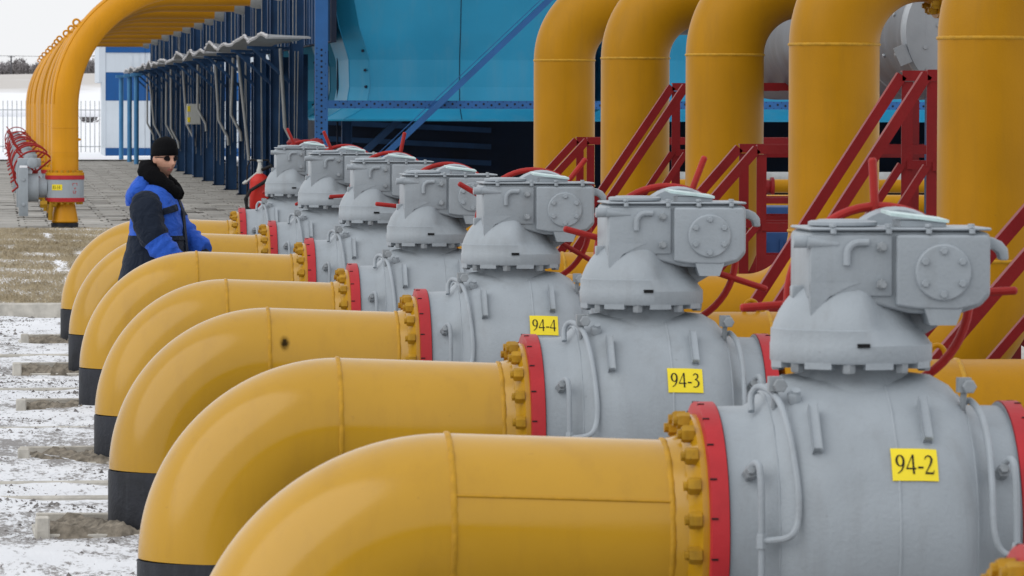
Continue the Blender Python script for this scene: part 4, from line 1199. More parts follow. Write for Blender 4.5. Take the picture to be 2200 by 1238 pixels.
for k in range(1, NC + 1):
    y = K * (70.9 + 5.3 * k)
    t = thing('steel_column', '%s navy steel column of the row counted from the perforated post' % ordn[k], 'column', (5.75, y, 0), 0, 'navy steel columns along the paving')
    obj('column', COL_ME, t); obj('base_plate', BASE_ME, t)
    bm = bmesh.new(); bar(bm, (-0.12, 0, 2.55), (-0.85, 0, 3.22), 0.06, 0.08, up=(0, 1, 0)); bar(bm, (-0.13, 0.003, 3.20), (-0.95, 0.003, 3.22), 0.06, 0.07, up=(0, 1, 0)); part('bracket', bm, 'navy', t)
    # grey drain pipe with a kink
    if k not in (2, 6, 9, 12):
        z2 = random.uniform(1.35, 2.1); xa = random.uniform(-.34, -.22); xt = xa + random.uniform(-.22, .05)
        pts = [(xt, -0.17, 3.2), (xa, -0.17, z2)]
        pts += [(xa + 0.22, -0.17, z2 - 0.42), (xa + 0.24, -0.17, z2 - .62)] if k % 3 else [(xa + 0.06, -0.17, 0.9)]
        bm = bmesh.new(); tube(bm, pts, 0.036, 10)
        part('drain_pipe', bm, 'pipe_grey', t)
    # icicle rods hanging beside the web
    bm = bmesh.new()
    for q in range(2):
        x = random.uniform(-0.08, 0.1)
        tube(bm, [(x, -0.13, 3.15), (x + random.uniform(-.05, .05), -0.13, random.uniform(.5, 1.2))], [0.013, 0.006], 6)
        x = random.uniform(-0.1, 0.1)
        tube(bm, [(x, -0.13, 6.2), (x, -0.13, 3.3)], 0.010, 6)
    o = part('conduit', bm, 'pipe_grey', t)
    # second line of posts behind
    t2 = thing('rear_column', '%s thinner navy post behind the column row' % ordn[k], 'column', (6.55, y - 2.6, 0), 0, 'thin navy posts behind the columns')
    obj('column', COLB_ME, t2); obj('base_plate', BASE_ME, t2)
    bm = bmesh.new()
    for q in range(9): bar(bm, (-0.16, 0, 0.25 + .28 * q), (0.02, 0, 0.33 + .28 * q), .015, .015)
    tube(bm, [(-0.18, 0, 0), (-0.17, 0, 3.0)], 0.02, 6); part('ladder_rungs', bm, 'navy_dark', t2)

def canopy(k, label):
    y0 = K * (70.7 + 5.3 * k) + 0.05; y1 = y0 + 5.3 * K - 0.1
    t = thing('canopy', label, 'canopy', (5.6, y0, 3.28), 0, 'snow-edged canopies along the column row')
    nx, ny = 4, 10
    rise = random.uniform(0.02, 0.20); tilt = random.uniform(-.09, .09); pk = random.uniform(.2, .7)
    def h(u, v): return 0.02 + rise * max(0, min(v / pk, (1 - v) / (1 - pk))) * (0.4 + 0.6 * u) + 0.012 * math.sin(v * 9 + k) + tilt * v * u
    bm = bmesh.new()
    for lift, flip in ((0.0, True), (0.03, False)):
        g_ = [[bm.verts.new((-0.80 * i / nx, (y1 - y0) * j / ny, h(i / nx, j / ny) + lift)) for j in range(ny + 1)] for i in range(nx + 1)]
        for i in range(nx):
            for j in range(ny):
                q = (g_[i][j], g_[i + 1][j], g_[i + 1][j + 1], g_[i][j + 1]); bm.faces.new(q if flip else tuple(reversed(q)))
        if lift == 0.0: lo = g_
    for j in range(ny): bm.faces.new((lo[nx][j], lo[nx][j + 1], g_[nx][j + 1], g_[nx][j]))
    for i in range(nx): bm.faces.new((lo[i][0], lo[i + 1][0], g_[i + 1][0], g_[i][0]))
    part('sheet', bm, 'canopy', t, auto=20)
    bm = bmesh.new()
    pts = [(-0.785 + 0.02 * math.sin(j * 2.1 + k), (y1 - y0) * j / 20, h(1, j / 20) + 0.045) for j in range(21)]
    tube(bm, pts, [0.014 + 0.014 * abs(math.sin(j * 1.7 + k)) for j in range(21)], 8)
    part('snow_edge', bm, 'old_snow', t, auto=None)
    return t
for k in range(0, NC + 1):
    canopy(k, ('nearest canopy sheet, reaching from the perforated post' if k == 0 else '%s snow-edged canopy sheet behind the nearest one' % ordn[k]))
# light posts at the far end of the canopies
for k, (x, y) in enumerate(((4.66, K * 148.6), (4.80, K * 143.5), (4.86, K * 138.2))):
    bm = bmesh.new(); tube(bm, [(0, 0, 0), (0, 0, 3.1)], 0.085, 12); box(bm, -.2, .2, -.2, .2, 3.1, 3.2)
    o = part('canopy_post', bm, 'light_blue'); o.location = (x, y, 0)
    tag(o, '%s light blue round post under the far end of the canopies' % ('leftmost', 'middle', 'rightmost')[k], 'post', 'light blue canopy posts')

# louvred wall above the canopies: upright boards
t = thing('louvre_wall', 'dark navy wall of upright boards above the canopies', 'wall', (0, 0, 0))
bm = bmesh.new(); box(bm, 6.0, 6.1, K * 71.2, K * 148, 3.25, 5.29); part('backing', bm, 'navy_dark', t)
bm = bmesh.new(); box(bm, -.055, -0.001, -.14, .14, 0, 2.0); BOARD = mesh_of(bm, 'board', 'navy')
y = K * 71.5
while y < K * 147.5:
    obj('board', BOARD, t, (5.998, y, 3.27)); y += 0.80
    if random.random() < .3: y += 0.1

# ------------------------------------------------------------------ arches of yellow pipe at the left, each with its own valve
ARX = 1.16; AR = 0.235; BR = 2.12
ARCH_Y0 = K * 67.6
def make_arch():
    t = thing('arch_pipe', '', 'pipe', (ARX, ARCH_Y0, 0), 0, 'yellow arch pipes leading to the column row')
    z0 = 2.06
    bm = bmesh.new()
    pts = [(0, 0, 0.95), (0, 0, 1.5), (0, 0, z0)] + arc((BR, z0), BR, PI, PI / 2, 30)[1:] + [(3.6, 0, z0 + BR)]
    tube(bm, pts, AR, 40)
    revolve(bm, [(0, AR * 0.84), (0.10, AR * 0.90), (0.25, AR + 0.003), (0.33, AR + .003)], (0, 0, 0.98), (0, 0, 1), 40)
    part('pipe_run', bm, 'arch', t)
    bm = bmesh.new(); revolve(bm, [(0, AR + .02), (.12, AR + .05), (0.2, AR + .05)], (3.5, 0, z0 + BR), (1, 0, 0), 32); part('end_collar', bm, 'pipe_grey', t)
    for z in (1.30, 1.72):
        bm = bmesh.new(); ring_bead(bm, (0, 0, z), (0, 0, 1), AR + .001, 0.006, 40); part('weld_seam', bm, 'arch', t, auto=None)
    # sleeve edge and lifting ring on the outside of the bend
    for s in (-1, 1):
        bm = bmesh.new()
        pts = []
        for a in np.linspace(PI * 0.99, PI * 0.62, 22):
            pts.append((BR + (BR + AR * 0.80) * math.cos(a), s * AR * 0.62, z0 + (BR + AR * 0.80) * math.sin(a)))
        tube(bm, pts, 0.012, 6); part('seam_line', bm, 'arch', t)
    a = PI - R(37)
    c = Vector((BR + (BR + AR + 0.05) * math.cos(a), 0, z0 + (BR + AR + 0.05) * math.sin(a)))
    bm = bmesh.new(); tube(bm, [c + Vector((0.055 * math.cos(q) * 1.0, 0, 0.055 * math.sin(q))) for q in np.linspace(0, 2 * PI, 19)], 0.019, 8, caps=False); part('lifting_ring', bm, 'arch', t)
    bm = bmesh.new(); tube(bm, [(AR - .02, -0.05, 1.52), (AR + .04, -0.05, 1.52)], [0.03, 0.016], 10); part('nipple', bm, 'arch', t)
    return t
def make_arch_valve():
    t = thing('foot_valve', '', 'valve', (ARX, ARCH_Y0, 0), 0, 'grey valves at the feet of the arch pipes')
    bm = bmesh.new(); revolve(bm, [(0, 0.225), (0.10, 0.235)], (0, 0, 0.0), (0, 0, 1), 36); revolve(bm, [(0, 0.215), (0.02, 0.232), (0.34, 0.17), (0.35, 0.33), (0.39, 0.33)], (0, 0, 0.105), (0, 0, 1), 36, mids=[1, 1, 1, 1])
    part('pedestal', bm, ['black', 'arch'], t)
    bm = bmesh.new(); revolve(bm, [(0, 0.325), (0.34, 0.325)], (0, 0, 0.50), (0, 0, 1), 40); part('body', bm, 'grey', t)
    for z in (0.46, 0.84):
        bm = bmesh.new(); revolve(bm, [(0, 0.33), (0.004, 0.335), (0.066, 0.335), (0.07, 0.33)], (0, 0, z), (0, 0, 1), 40); part('red_flange_ring', bm, 'red', t)
    bm = bmesh.new(); revolve(bm, [(0, 0.33), (0.045, 0.33), (0.055, 0.26), (0.08, 0.2)], (0, 0, 0.911), (0, 0, 1), 40); part('top_flange', bm, 'arch', t)
    for z, d in ((0.958, 1), (0.455, -1)):
        for k in range(18):
            th = 2 * PI * k / 18
            bm = bmesh.new() if k == 0 else bm
            if k == 0:
                hexnut(bm, (0, 0, 0), (0, 0, d), 0.028, 0.038); me = mesh_of(bm, 'nut', 'bolt')
            obj('nut', me, t, (0.285 * math.cos(th), 0.285 * math.sin(th), z))
    # gearbox: slab, neck, wheel
    bm = bmesh.new(); revolve(bm, [(0, 0.17), (0.14, 0.17), (0.145, 0.24), (0.32, 0.24)], (-0.30, 0, 0.70), (-1, 0, 0), 28); part('neck', bm, 'grey', t)
    bm = bmesh.new(); box(bm, -0.78, -0.62, -0.30, 0.30, 0.22, 1.04); bevel_all(bm, 0.012, 2); gb = part('gearbox', bm, 'grey', t)
    for z in (0.42, 0.84):
        bm = bmesh.new(); hexnut(bm, (-0.70, -0.30, z), (0, -1, 0), 0.03, 0.03); part('gearbox_bolt', bm, 'grey', gb)
    bm = bmesh.new(); box(bm, -0.765, -0.635, -0.29, 0.1, 1.042, 1.075); part('snow_cap', bm, 'snow', gb)
    bm = bmesh.new(); box(bm, -0.80, -0.40, 0.0, 0.22, 1.06, 1.20); bevel_all(bm, .02, 2); revolve(bm, [(0, .09), (.18, .09), (.2, .05)], (-.55, .0, 1.12), (0, -1, 0), 16); part('gear_head', bm, 'grey', gb)
    c = Vector((-0.50, 0.36, 0.95)); RW = 0.37
    bm = bmesh.new(); tube(bm, [(c.x + RW * math.cos(a), c.y, c.z + RW * math.sin(a)) for a in np.linspace(0, 2 * PI, 41)], 0.017, 8, caps=False); w = part('handwheel', bm, 'red_wheel', t)
    for a in (40, 130, 220, 310):
        d = Vector((math.cos(R(a)), 0, math.sin(R(a))))
        bm = bmesh.new(); tube(bm, [c + d * 0.03, c + d * (RW + .14)], 0.017, 8); part('spoke', bm, 'red_wheel', w)
    bm = bmesh.new(); tube(bm, [c + Vector((0, -.25, 0)), c + Vector((0, .03, 0))], 0.05, 12); part('hub', bm, 'red_wheel', w)
    bm = bmesh.new(); hexnut(bm, (-0.30, -0.18, 0.42), (-1, 0, 0), .07, .12); revolve(bm, [(0, .05), (.12, .05)], (-0.26, -0.18, 0.42), (1, 0, 0), 12); tube(bm, [(-.24, -.2, .42), (-.25, -.2, .15)], .04, 10); part('drain_cock', bm, 'bolt', t)
    return t
def arch_tag(parent, text):
    RB = 0.326
    def mp(x, y, lift):
        a = -PI / 2 + x / RB
        return (math.cos(a) * (RB + lift), math.sin(a) * (RB + lift), 0.66 + y)
    bm = bmesh.new()
    gr = [[bm.verts.new(mp(-0.235 + 0.19 * i / 6, 0.098 * j, 0.002)) for j in range(2)] for i in range(7)]
    gi = [[bm.verts.new(mp(-0.235 + 0.19 * i / 6, 0.098 * j, -0.003)) for j in range(2)] for i in range(7)]
    for i in range(6):
        bm.faces.new((gr[i][0], gr[i + 1][0], gr[i + 1][1], gr[i][1])); bm.faces.new((gi[i][1], gi[i + 1][1], gi[i + 1][0], gi[i][0]))
    pl = part('tag_plate', bm, 'tag', parent, auto=None)
    bm = text_strokes(text, lambda x, y, l_: mp(-0.225 + x, 0.022 + y, 0.003 + l_), 0.056, 0.008); part('tag_lettering', bm, 'ink', pl, auto=None)
    bm = bmesh.new()
    for (x, y, w_, h_) in ((.13, .11, .045, .012), (.13, .075, .012, .045), (.19, .11, .04, .012), (.215, .075, .012, .045), (.16, .03, .045, .012), (.17, .01, .012, .03), (.14, -.055, .012, .05), (.14, -.055, .04, .012), (.18, -.06, .012, .055), (.18, -.03, .03, .012)):
        vs = [bm.verts.new(mp(x + dx, y + dy, 0.002)) for dx, dy in ((0, 0), (w_, 0), (w_, h_), (0, h_))]; bm.faces.new(vs)
    part('stencil_mark', bm, 'red_ink', parent, auto=None)
ratios = [1.0, 1.085, 1.156, 1.254, 1.317, 1.394, 1.472, 1.549, 1.657, 1.769, 1.88]
arch0, av0 = make_arch(), make_arch_valve()
arch_tag(av0, '83-14')
for k, q in enumerate(ratios):
    a = arch0 if k == 0 else copy_tree(arch0)
    v = av0 if k == 0 else copy_tree(av0)
    for o in (a, v): o.location = (ARX + (random.uniform(-.02, .02) if k else 0), ARCH_Y0 * q, 0)
    if k:
        for ch in v.children:
            if ch.name.startswith('handwheel'): ch.location.z = random.uniform(-.05, .05)
    a['label'] = 'nearest yellow arch pipe, curving from its foot valve over the paving' if k == 0 else '%s yellow arch pipe behind the nearest one' % ordn[k]
    v['label'] = 'grey foot valve with red rings and a yellow tag reading 83-14' if k == 0 else '%s grey foot valve with red handwheel behind the tagged one' % ordn[k]

# ------------------------------------------------------------------ far building, fence, field, trees
t = thing('panel_building', 'blue and white striped panel building at the end of the paving', 'building', (4.3, K * 161, 0))
bands = [('base_panel', 0.0, 0.33, 'bld_blue', 0.03), ('wall_panel', 0.335, 2.25, 'bld_white', 0.0), ('wall_panel', 2.255, 3.40, 'bld_blue', 0.0), ('wall_panel', 3.405, 4.20, 'bld_white', 0.0), ('roof_band', 4.205, 5.0, 'bld_blue', 0.04)]
for nm, z0, z1, m, pr in bands:
    for q in range(5):
        bm = bmesh.new(); box(bm, 0.12 + q * 1.6, 0.12 + (q + 1) * 1.6 - 0.012, -pr, 0.4, z0, z1); part(nm, bm, m, t)
bm = bmesh.new(); box(bm, -0.15, 0.115, -0.03, 9, 3.0, 5.2); part('corner_trim', bm, 'bld_white', t)
bm = bmesh.new(); box(bm, 0.1, 8.2, 0.401, 9, 0, 4.95); part('core', bm, 'bld_white', t)
bm = bmesh.new(); box(bm, -0.03, 0.11, -0.03, 0.0, 0.34, 3.0); part('downpipe', bm, 'bld_white', t)
bm = bmesh.new()
for q in range(14): box(bm, 1.2 + q * .28, 1.22 + q * .28, -0.02, -0.001, 3.42, 4.19)
part('ribbing', bm, 'bld_white', t)['kind'] = 'stuff'

# picket fence: each picket its own part
t = thing('picket_fence', 'pale metal picket fence at the edge of the snow field', 'fence', (0, K * 174, 0))
bm = bmesh.new(); tube(bm, [(0, 0, 0.0), (0, 0, 2.25)], 0.022, 6); PICK = mesh_of(bm, 'picket', 'fence')
for q in range(64): obj('picket', PICK, t, (-7.5 + q * 0.2, 0, 0))
for z in (0.25, 1.85):
    bm = bmesh.new(); box(bm, -7.6, 5.3, 0.023, 0.06, z - .02, z + .02); part('rail', bm, 'fence', t)
# snow-topped pipeline beyond the fence
bm = bmesh.new(); tube(bm, [(-30, 0, 1.75), (20, 0, 1.75)], 0.26, 14)
t = tag(part('pipeline', bm, 'snow'), 'pale pipeline lying across the field behind the picket fence', 'pipeline'); t.location = (0, K * 190, 0)
bm = bmesh.new()
for x in range(-28, 20, 5): box(bm, x - .1, x + .1, -.1, .1, 0, 1.5)
part('support', bm, 'pole', t)
def bush(label, x, y, w, h, n, seed, name='bare_tree', cat='tree'):
    r_ = random.Random(seed)
    t = thing(name, label, cat, (x, y, terrain_h(x, y)), 0, 'bare trees on the far ridge')
    bm = bmesh.new()
    for _ in range(3):
        tube(bm, [(r_.uniform(-.3, .3) * w, 0, -0.2), (r_.uniform(-.3, .3) * w, r_.uniform(-.2, .2), h * .6)], [0.10, 0.05], 5)
    part('trunk', bm, 'hazy_bark', t)
    bm = bmesh.new()
    for _ in range(n):
        a = r_.uniform(0, 2 * PI); rr = math.sqrt(r_.random())
        p = Vector((math.cos(a) * rr * w / 2, math.sin(a) * rr * w / 2, r_.uniform(0.05, 1) * h * (1 - 0.5 * rr * rr)))
        d = Vector((r_.gauss(0, .5), r_.gauss(0, .5), r_.uniform(.2, 1))).normalized() * r_.uniform(.4, 1.0)
        s_ = Vector((r_.uniform(-1, 1), r_.uniform(-1, 1), 0)).normalized() * r_.uniform(.06, .14)
        vs = [bm.verts.new(q) for q in (p - s_, p + s_, p + d)]
        bm.faces.new(vs)
    part('crown', bm, 'hazy_bark', t, auto=None, fix=False)
    return t
descr = ['low wide grey bush', 'taller grey thicket', 'small rounded grey tree', 'thin grey tree', 'dense grey bush', 'ragged grey tree']
where = ['left of the power pole at the photo edge', 'right behind the left power pole', 'just left of the yellow arches', 'behind the yellow arches', 'between arch and building', 'beside the right power pole', 'next to the white building']
bx = [0.2, 1.3, 2.6, 3.9, 5.4, 7.2, 9.4, 11.4, 12.7, 13.9, 15.0, 16.3, 17.6]
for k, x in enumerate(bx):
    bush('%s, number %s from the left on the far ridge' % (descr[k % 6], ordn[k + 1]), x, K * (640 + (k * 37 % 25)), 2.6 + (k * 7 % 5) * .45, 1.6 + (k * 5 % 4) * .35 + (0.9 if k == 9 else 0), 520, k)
for k, (x, lab) in enumerate(((2.4, 'thin dark power pole on the ridge at the left edge'), (16.0, 'thin dark power pole on the ridge beside the white building'))):
    t = thing('power_pole', lab, 'pole', (x, K * 636, terrain_h(x, K * 636)))
    bm = bmesh.new(); tube(bm, [(0, 0, -.3), (0, 0, 3.0)], .13, 8); part('mast', bm, 'pole', t)
    bm = bmesh.new(); box(bm, -.6, .6, -.05, .05, 2.8, 2.9); part('crossarm', bm, 'pole', t)
bm = bmesh.new(); zt = terrain_h(9, K * 636) + 2.9
tube(bm, [(-40, K * 636, zt + .2), (-15, K * 636, zt - .1), (2.4, K * 636, zt), (9, K * 636, zt - .12), (16, K * 636, zt), (40, K * 636, zt - .1)], 0.035, 5)
tag(part('power_line', bm, 'pole'), 'thin dark wire strung between the far power poles', 'wire')
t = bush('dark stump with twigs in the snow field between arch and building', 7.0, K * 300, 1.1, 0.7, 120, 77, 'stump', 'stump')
bm = bmesh.new(); tube(bm, [(0, 0, -.1), (0.05, 0, .55), (0, 0, 1.0)], [.25, .2, .16], 8); part('stem', bm, 'pole', t)

# ------------------------------------------------------------------ small things by the columns
t = thing('meter_box', 'off-white electric box with yellow warning labels on a navy column', 'box', (5.58, K * 112.6, 1.55))
bm = bmesh.new(); box(bm, -0.19, 0.19, -0.18, 0.18, 0, 0.58); bevel_all(bm, .01, 1); part('case', bm, 'box_white', t)
bm = bmesh.new(); box(bm, -0.185, -0.10, -0.190, -0.181, 0.36, 0.52); part('warning_label', bm, 'tag', t)
bm = bmesh.new(); box(bm, -0.185, -0.10, -0.190, -0.181, 0.06, 0.20); part('warning_label', bm, 'tag', t)
bm = bmesh.new(); box(bm, -0.09, 0.18, -0.186, -0.181, 0.03, 0.55); part('door', bm, 'box_white', t)
bm = bmesh.new(); tube(bm, [(0, 0, 0), (0, 0, -1.45)], .04, 8); part('stand', bm, 'navy', t)

t = thing('fire_extinguisher', 'red trolley fire extinguisher with black hose beside the farthest valve', 'extinguisher', (4.72, K * 71.2, 0))
bm = bmesh.new(); revolve(bm, [(0.0, 0.17), (0.03, 0.185), (0.60, 0.185), (0.66, 0.17), (0.72, 0.11), (0.75, 0.06)], (0, 0, 0.13), (0, 0, 1), 32); part('cylinder', bm, 'ext_red', t)
bm = bmesh.new(); revolve(bm, [(0, .055), (.06, .06), (.12, .04), (.2, .03), (.22, .05), (.25, .05)], (0, 0, 0.88), (0, 0, 1), 16); tube(bm, [(-.02, 0, .92), (-.28, -.05, .70)], .018, 8); tube(bm, [(-.24, -.05, .735), (-.31, -.05, .70)], [.04, .02], 10); part('valve_head', bm, 'box_white', t)
bm = bmesh.new()
hp = [(.04, -.05, .95), (.20, -.16, 1.02), (.24, -.2, .85), (.05, -.24, .72), (-.18, -.24, .58), (-.27, -.22, .42), (-.24, -.22, .27), (-.1, -.23, .18), (.1, -.24, .36), (.24, -.2, .5)]
tube(bm, hp, .032, 10); part('hose', bm, 'rubber', t)
bm = bmesh.new(); tube(bm, [(-.22, .12, .1), (-.22, .14, 1.0), (-.16, .14, 1.12), (.16, .14, 1.12), (.22, .14, 1.0), (.22, .12, .1)], .016, 8); part('handle_frame', bm, 'rubber', t)
for s_ in (-1, 1):
    bm = bmesh.new(); revolve(bm, [(0, .10), (.01, .14), (.05, .14), (.06, .10)], (s_ * .235 - .03, .12, .14), (1, 0, 0), 20); part('wheel', bm, 'rubber', t)
for k, (x, y) in enumerate(((5.12, K * 68.2), (5.52, K * 68.6))):
    t = thing('hydrant', '%s of two small red hydrant heads behind the farthest valves' % ('left', 'right')[k], 'hydrant', (x, y, 0), 0, 'red hydrant heads')
    bm = bmesh.new(); revolve(bm, [(0, .09), (.05, .05), (1.25, .05), (1.28, .07)], (0, 0, 0), (0, 0, 1), 14); part('standpipe', bm, 'red_rail', t)
    bm = bmesh.new(); revolve(bm, [(0, .06), (.05, .075), (.10, .07), (.14, .13), (.19, .14), (.24, .10), (.26, .04)], (0, 0, 1.28), (0, 0, 1), 16); part('cap', bm, 'red_rail', t)

# ------------------------------------------------------------------ the man
PX, PY = 1.195, K * 29.3
man = thing('person', 'man in black beanie, sunglasses and blue and navy jacket behind the yellow pipes', 'person', (PX, PY, 0), R(-16))
def skin_mesh():
    """One continuous body: skeleton with radii, skinned, joined with a shaped head, voxel-remeshed."""
    V, Rr, E = [], [], []
    def add(p, r, link=None):
        V.append(p); Rr.append(r if isinstance(r, tuple) else (r, r))
        if link is not None: E.append((link, len(V) - 1))
        return len(V) - 1
    pel = add((0, 0, 0.95), (.13, .155)); 
    ab = add((-.01, 0, 1.12), (.12, .15), pel); chst = add((-.02, 0, 1.33), (.125, .165), ab); nk0 = add((-.015, 0, 1.50), (.075, .08), chst); nk = add((0.015, 0, 1.585), .06, nk0); add((0.03, 0, 1.66), .06, nk)
    for s_, hip, kn, an, toe in ((-1, (0, -.09, .90), (.10, -.10, .50), (-.02, -.10, .09), (.16, -.11, .05)), (1, (0, .09, .90), (.16, .10, .52), (.28, .11, .10), (.44, .12, .06))):
        h_ = add(hip, .095, pel); k_ = add(kn, .062, h_); c_ = add(((kn[0] + an[0]) / 2 - .02, kn[1], (kn[2] + an[2]) / 2 + .06), .058, k_); a_ = add(an, .045, c_); add(toe, .042, a_)
    arms = ((-1, (-.02, -.19, 1.445), (.0, -.255, 1.165), (.20, -.235, .985)), (1, (-.02, .19, 1.445), (.07, .25, 1.19), (.29, .16, 1.045)))
    for s_, sh, el_, wr in arms:
        a_ = add(sh, .065, chst); b_ = add(el_, .048, a_); c_ = add(wr, .032, b_)
        d = (Vector(wr) - Vector(el_)).normalized()
        pm = Vector(wr) + d * 0.06; p_ = add(tuple(pm), (.020, .036), c_)
        side = Vector((0, 1, 0)).cross(d).normalized()
        lat = d.cross(side).normalized()
        for q, (off, L) in enumerate(((-.028, .070), (-.010, .080), (.009, .075), (.027, .060))):
            b0 = pm + side * 0 + lat * off * .9 + d * .03
            f0 = add(tuple(b0), .0095, p_); f1 = add(tuple(b0 + d * L * .55 - side * .012), .009, f0); add(tuple(b0 + d * L * .9 - side * .038), .0075, f1)
        t0 = add(tuple(Vector(wr) + d * .03 + lat * -s_ * .034), .011, c_); add(tuple(Vector(wr) + d * .065 + lat * -s_ * .052 - side * .02), .0095, t0)
    me = bpy.data.meshes.new('body'); me.from_pydata(V, E, [])
    o = bpy.data.objects.new('tmp_body', me); col.objects.link(o)
    md = o.modifiers.new('skin', 'SKIN')
    for i, sv in enumerate(me.skin_vertices[0].data):
        sv.radius = Rr[i]; sv.use_root = (i == 0)
    sb = o.modifiers.new('sub', 'SUBSURF'); sb.levels = 2
    dg = bpy.context.evaluated_depsgraph_get()
    me1 = bpy.data.meshes.new_from_object(o.evaluated_get(dg))
    bpy.data.objects.remove(o)
    # head
    bm = bmesh.new(); bm.from_mesh(me1)
    hb = bmesh.new()
    bmesh.ops.create_uvsphere(hb, u_segments=40, v_segments=28, radius=1.0)
    HC = Vector((0.045, 0, 1.722))
    for v in hb.verts:
        x, y, z = v.co
        X = x * 0.100; Yv = y * 0.078; Z = z * 0.128
        if z < 0:                                  # jaw taper
            Yv *= 1 + 0.34 * z; 
            if x > 0: X += 0.010 * (-z) * x
            else: X *= 1 + 0.30 * z
        if x > 0.2:
            X -= 0.010 * math.exp(-((z - 0.05) / 0.16) ** 2) * math.exp(-((abs(y) - 0.36) / 0.22) ** 2) * 1.3      # eye sockets
            X += 0.034 * math.exp(-((z + 0.22) / 0.16) ** 2) * math.exp(-(y / 0.13) ** 2)                          # nose tip
            X += 0.015 * math.exp(-((z + 0.02) / 0.20) ** 2) * math.exp(-(y / 0.11) ** 2)
            X += 0.009 * math.exp(-((z - 0.20) / 0.09) ** 2) * math.exp(-(y / 0.55) ** 2)                          # brow
            X += 0.010 * math.exp(-((z + 0.50) / 0.06) ** 2) * math.exp(-(y / 0.26) ** 2)                          # lips
            X += 0.009 * math.exp(-((z + 0.60) / 0.06) ** 2) * math.exp(-(y / 0.24) ** 2)
            X -= 0.006 * math.exp(-((z + 0.55) / 0.025) ** 2) * math.exp(-(y / 0.28) ** 2)
            X += 0.012 * math.exp(-((z + 0.86) / 0.13) ** 2) * math.exp(-(y / 0.30) ** 2)                          # chin
            Yv *= 1 + 0.06 * math.exp(-((z + 0.12) / 0.2) ** 2)                                                     # cheekbones
        v.co = (X, Yv, Z)
    for s_ in (-1, 1):
        eb = bmesh.new(); bmesh.ops.create_uvsphere(eb, u_segments=14, v_segments=10, radius=1.0)
        for v in eb.verts:
            x, y, z = v.co
            v.co = (-0.012 + x * 0.018 - z * 0.006, s_ * (0.079 + y * 0.010 + x * -0.006), -0.008 + z * 0.031)
        tm = bpy.data.meshes.new('t'); eb.to_mesh(tm); eb.free(); hb.from_mesh(tm); bpy.data.meshes.remove(tm)
    rot = Matrix.Rotation(R(-42), 4, 'Z') @ Matrix.Rotation(R(4), 4, 'Y')
    for v in hb.verts: v.co = rot @ v.co + HC
    tm = bpy.data.meshes.new('t'); hb.to_mesh(tm); hb.free(); bm.from_mesh(tm); bpy.data.meshes.remove(tm)
    bm.to_mesh(me1); bm.free()
    o = bpy.data.objects.new('tmp_body', me1); col.objects.link(o)
    rm = o.modifiers.new('rm', 'REMESH'); rm.mode = 'VOXEL'; rm.voxel_size = 0.0062
    sm = o.modifiers.new('sm', 'SMOOTH'); sm.factor = 0.5; sm.iterations = 2
    dg = bpy.context.evaluated_depsgraph_get()
    me2 = bpy.data.meshes.new_from_object(o.evaluated_get(dg))
    bpy.data.objects.remove(o)
    return me2, HC, rot
body_me, HC, HROT = skin_mesh()
body_me.materials.clear(); 
for m_ in ('skin', 'jacket_navy', 'rubber', 'glove', 'stubble', 'lip'): body_me.materials.append(M[m_])
for p in body_me.polygons:
    c = p.center; p.use_smooth = True
    p.material_index = 2 if c.z < 0.11 else (1 if c.z < 0.93 else (3 if c.z < 1.10 else 0))
    if c.z > 1.5:
        p.material_index = 0
        q = HROT.inverted() @ (c - HC)
        if q.x > 0.05 and abs(q.y) < 0.024 and -0.079 < q.z < -0.063: p.material_index = 5
        elif q.x > -0.01 and q.z < -0.052 and not (q.x > .085 and abs(q.y) < .014): p.material_index = 4
obj('body', body_me, man)

def loft(bm, secs, n=36, mis=None, wob=0.0, seed=0, caps=(True, True)):
    """secs: (centre Vector, axis u, axis w, ru, rw)"""
    rg = []
    r_ = random.Random(seed); ph = [r_.uniform(0, 6) for _ in range(6)]
    for i, (c, u, w, ru, rw) in enumerate(secs):
        ring = []
        for k in range(n):
            a = 2 * PI * k / n
            f = 1 + wob * (math.sin(3 * a + i * 0.9 + ph[0]) * .5 + math.sin(5 * a - i * 1.3 + ph[1]) * .35 + math.sin(2 * a + i * 2.2 + ph[2]) * .5)
            ca, sa = math.cos(a), math.sin(a)
            e = 0.86
            ca = math.copysign(abs(ca) ** e, ca); sa = math.copysign(abs(sa) ** e, sa)
            ring.append(bm.verts.new(c + u * ca * ru * f + w * sa * rw * f))
        rg.append(ring)
    for i, (A, B) in enumerate(zip(rg, rg[1:])):
        for k in range(n):
            f = bm.faces.new((A[k], A[(k + 1) % n], B[(k + 1) % n], B[k])); f.smooth = True
            f.material_index = mis[i] if mis else 0
    if caps[0]: bm.faces.new(list(reversed(rg[0]))).material_index = mis[0] if mis else 0
    if caps[1]: bm.faces.new(rg[-1]).material_index = mis[-1] if mis else 0
X_, Y_, Z_ = Vector((1, 0, 0)), Vector((0, 1, 0)), Vector((0, 0, 1))
def interp(tab, z):
    for a, b in zip(tab, tab[1:]):
        if a[0] <= z <= b[0]:
            t_ = (z - a[0]) / (b[0] - a[0]); return [a[j] + (b[j] - a[j]) * t_ for j in range(1, len(a))]
    return list(tab[0][1:]) if z < tab[0][0] else list(tab[-1][1:])
torso = [(0.80, -.035, .265, .27), (0.95, -.025, .24, .26), (1.12, -.012, .212, .245), (1.16, -.01, .205, .242), (1.25, -.008, .198, .245), (1.36, -.01, .185, .247), (1.44, -.01, .155, .23), (1.50, -.012, .13, .185), (1.545, -.01, .11, .13)]
bm = bmesh.new()
zs = [0.80, .806] + list(np.arange(0.83, 1.55, 0.022))
secs, mis = [], []
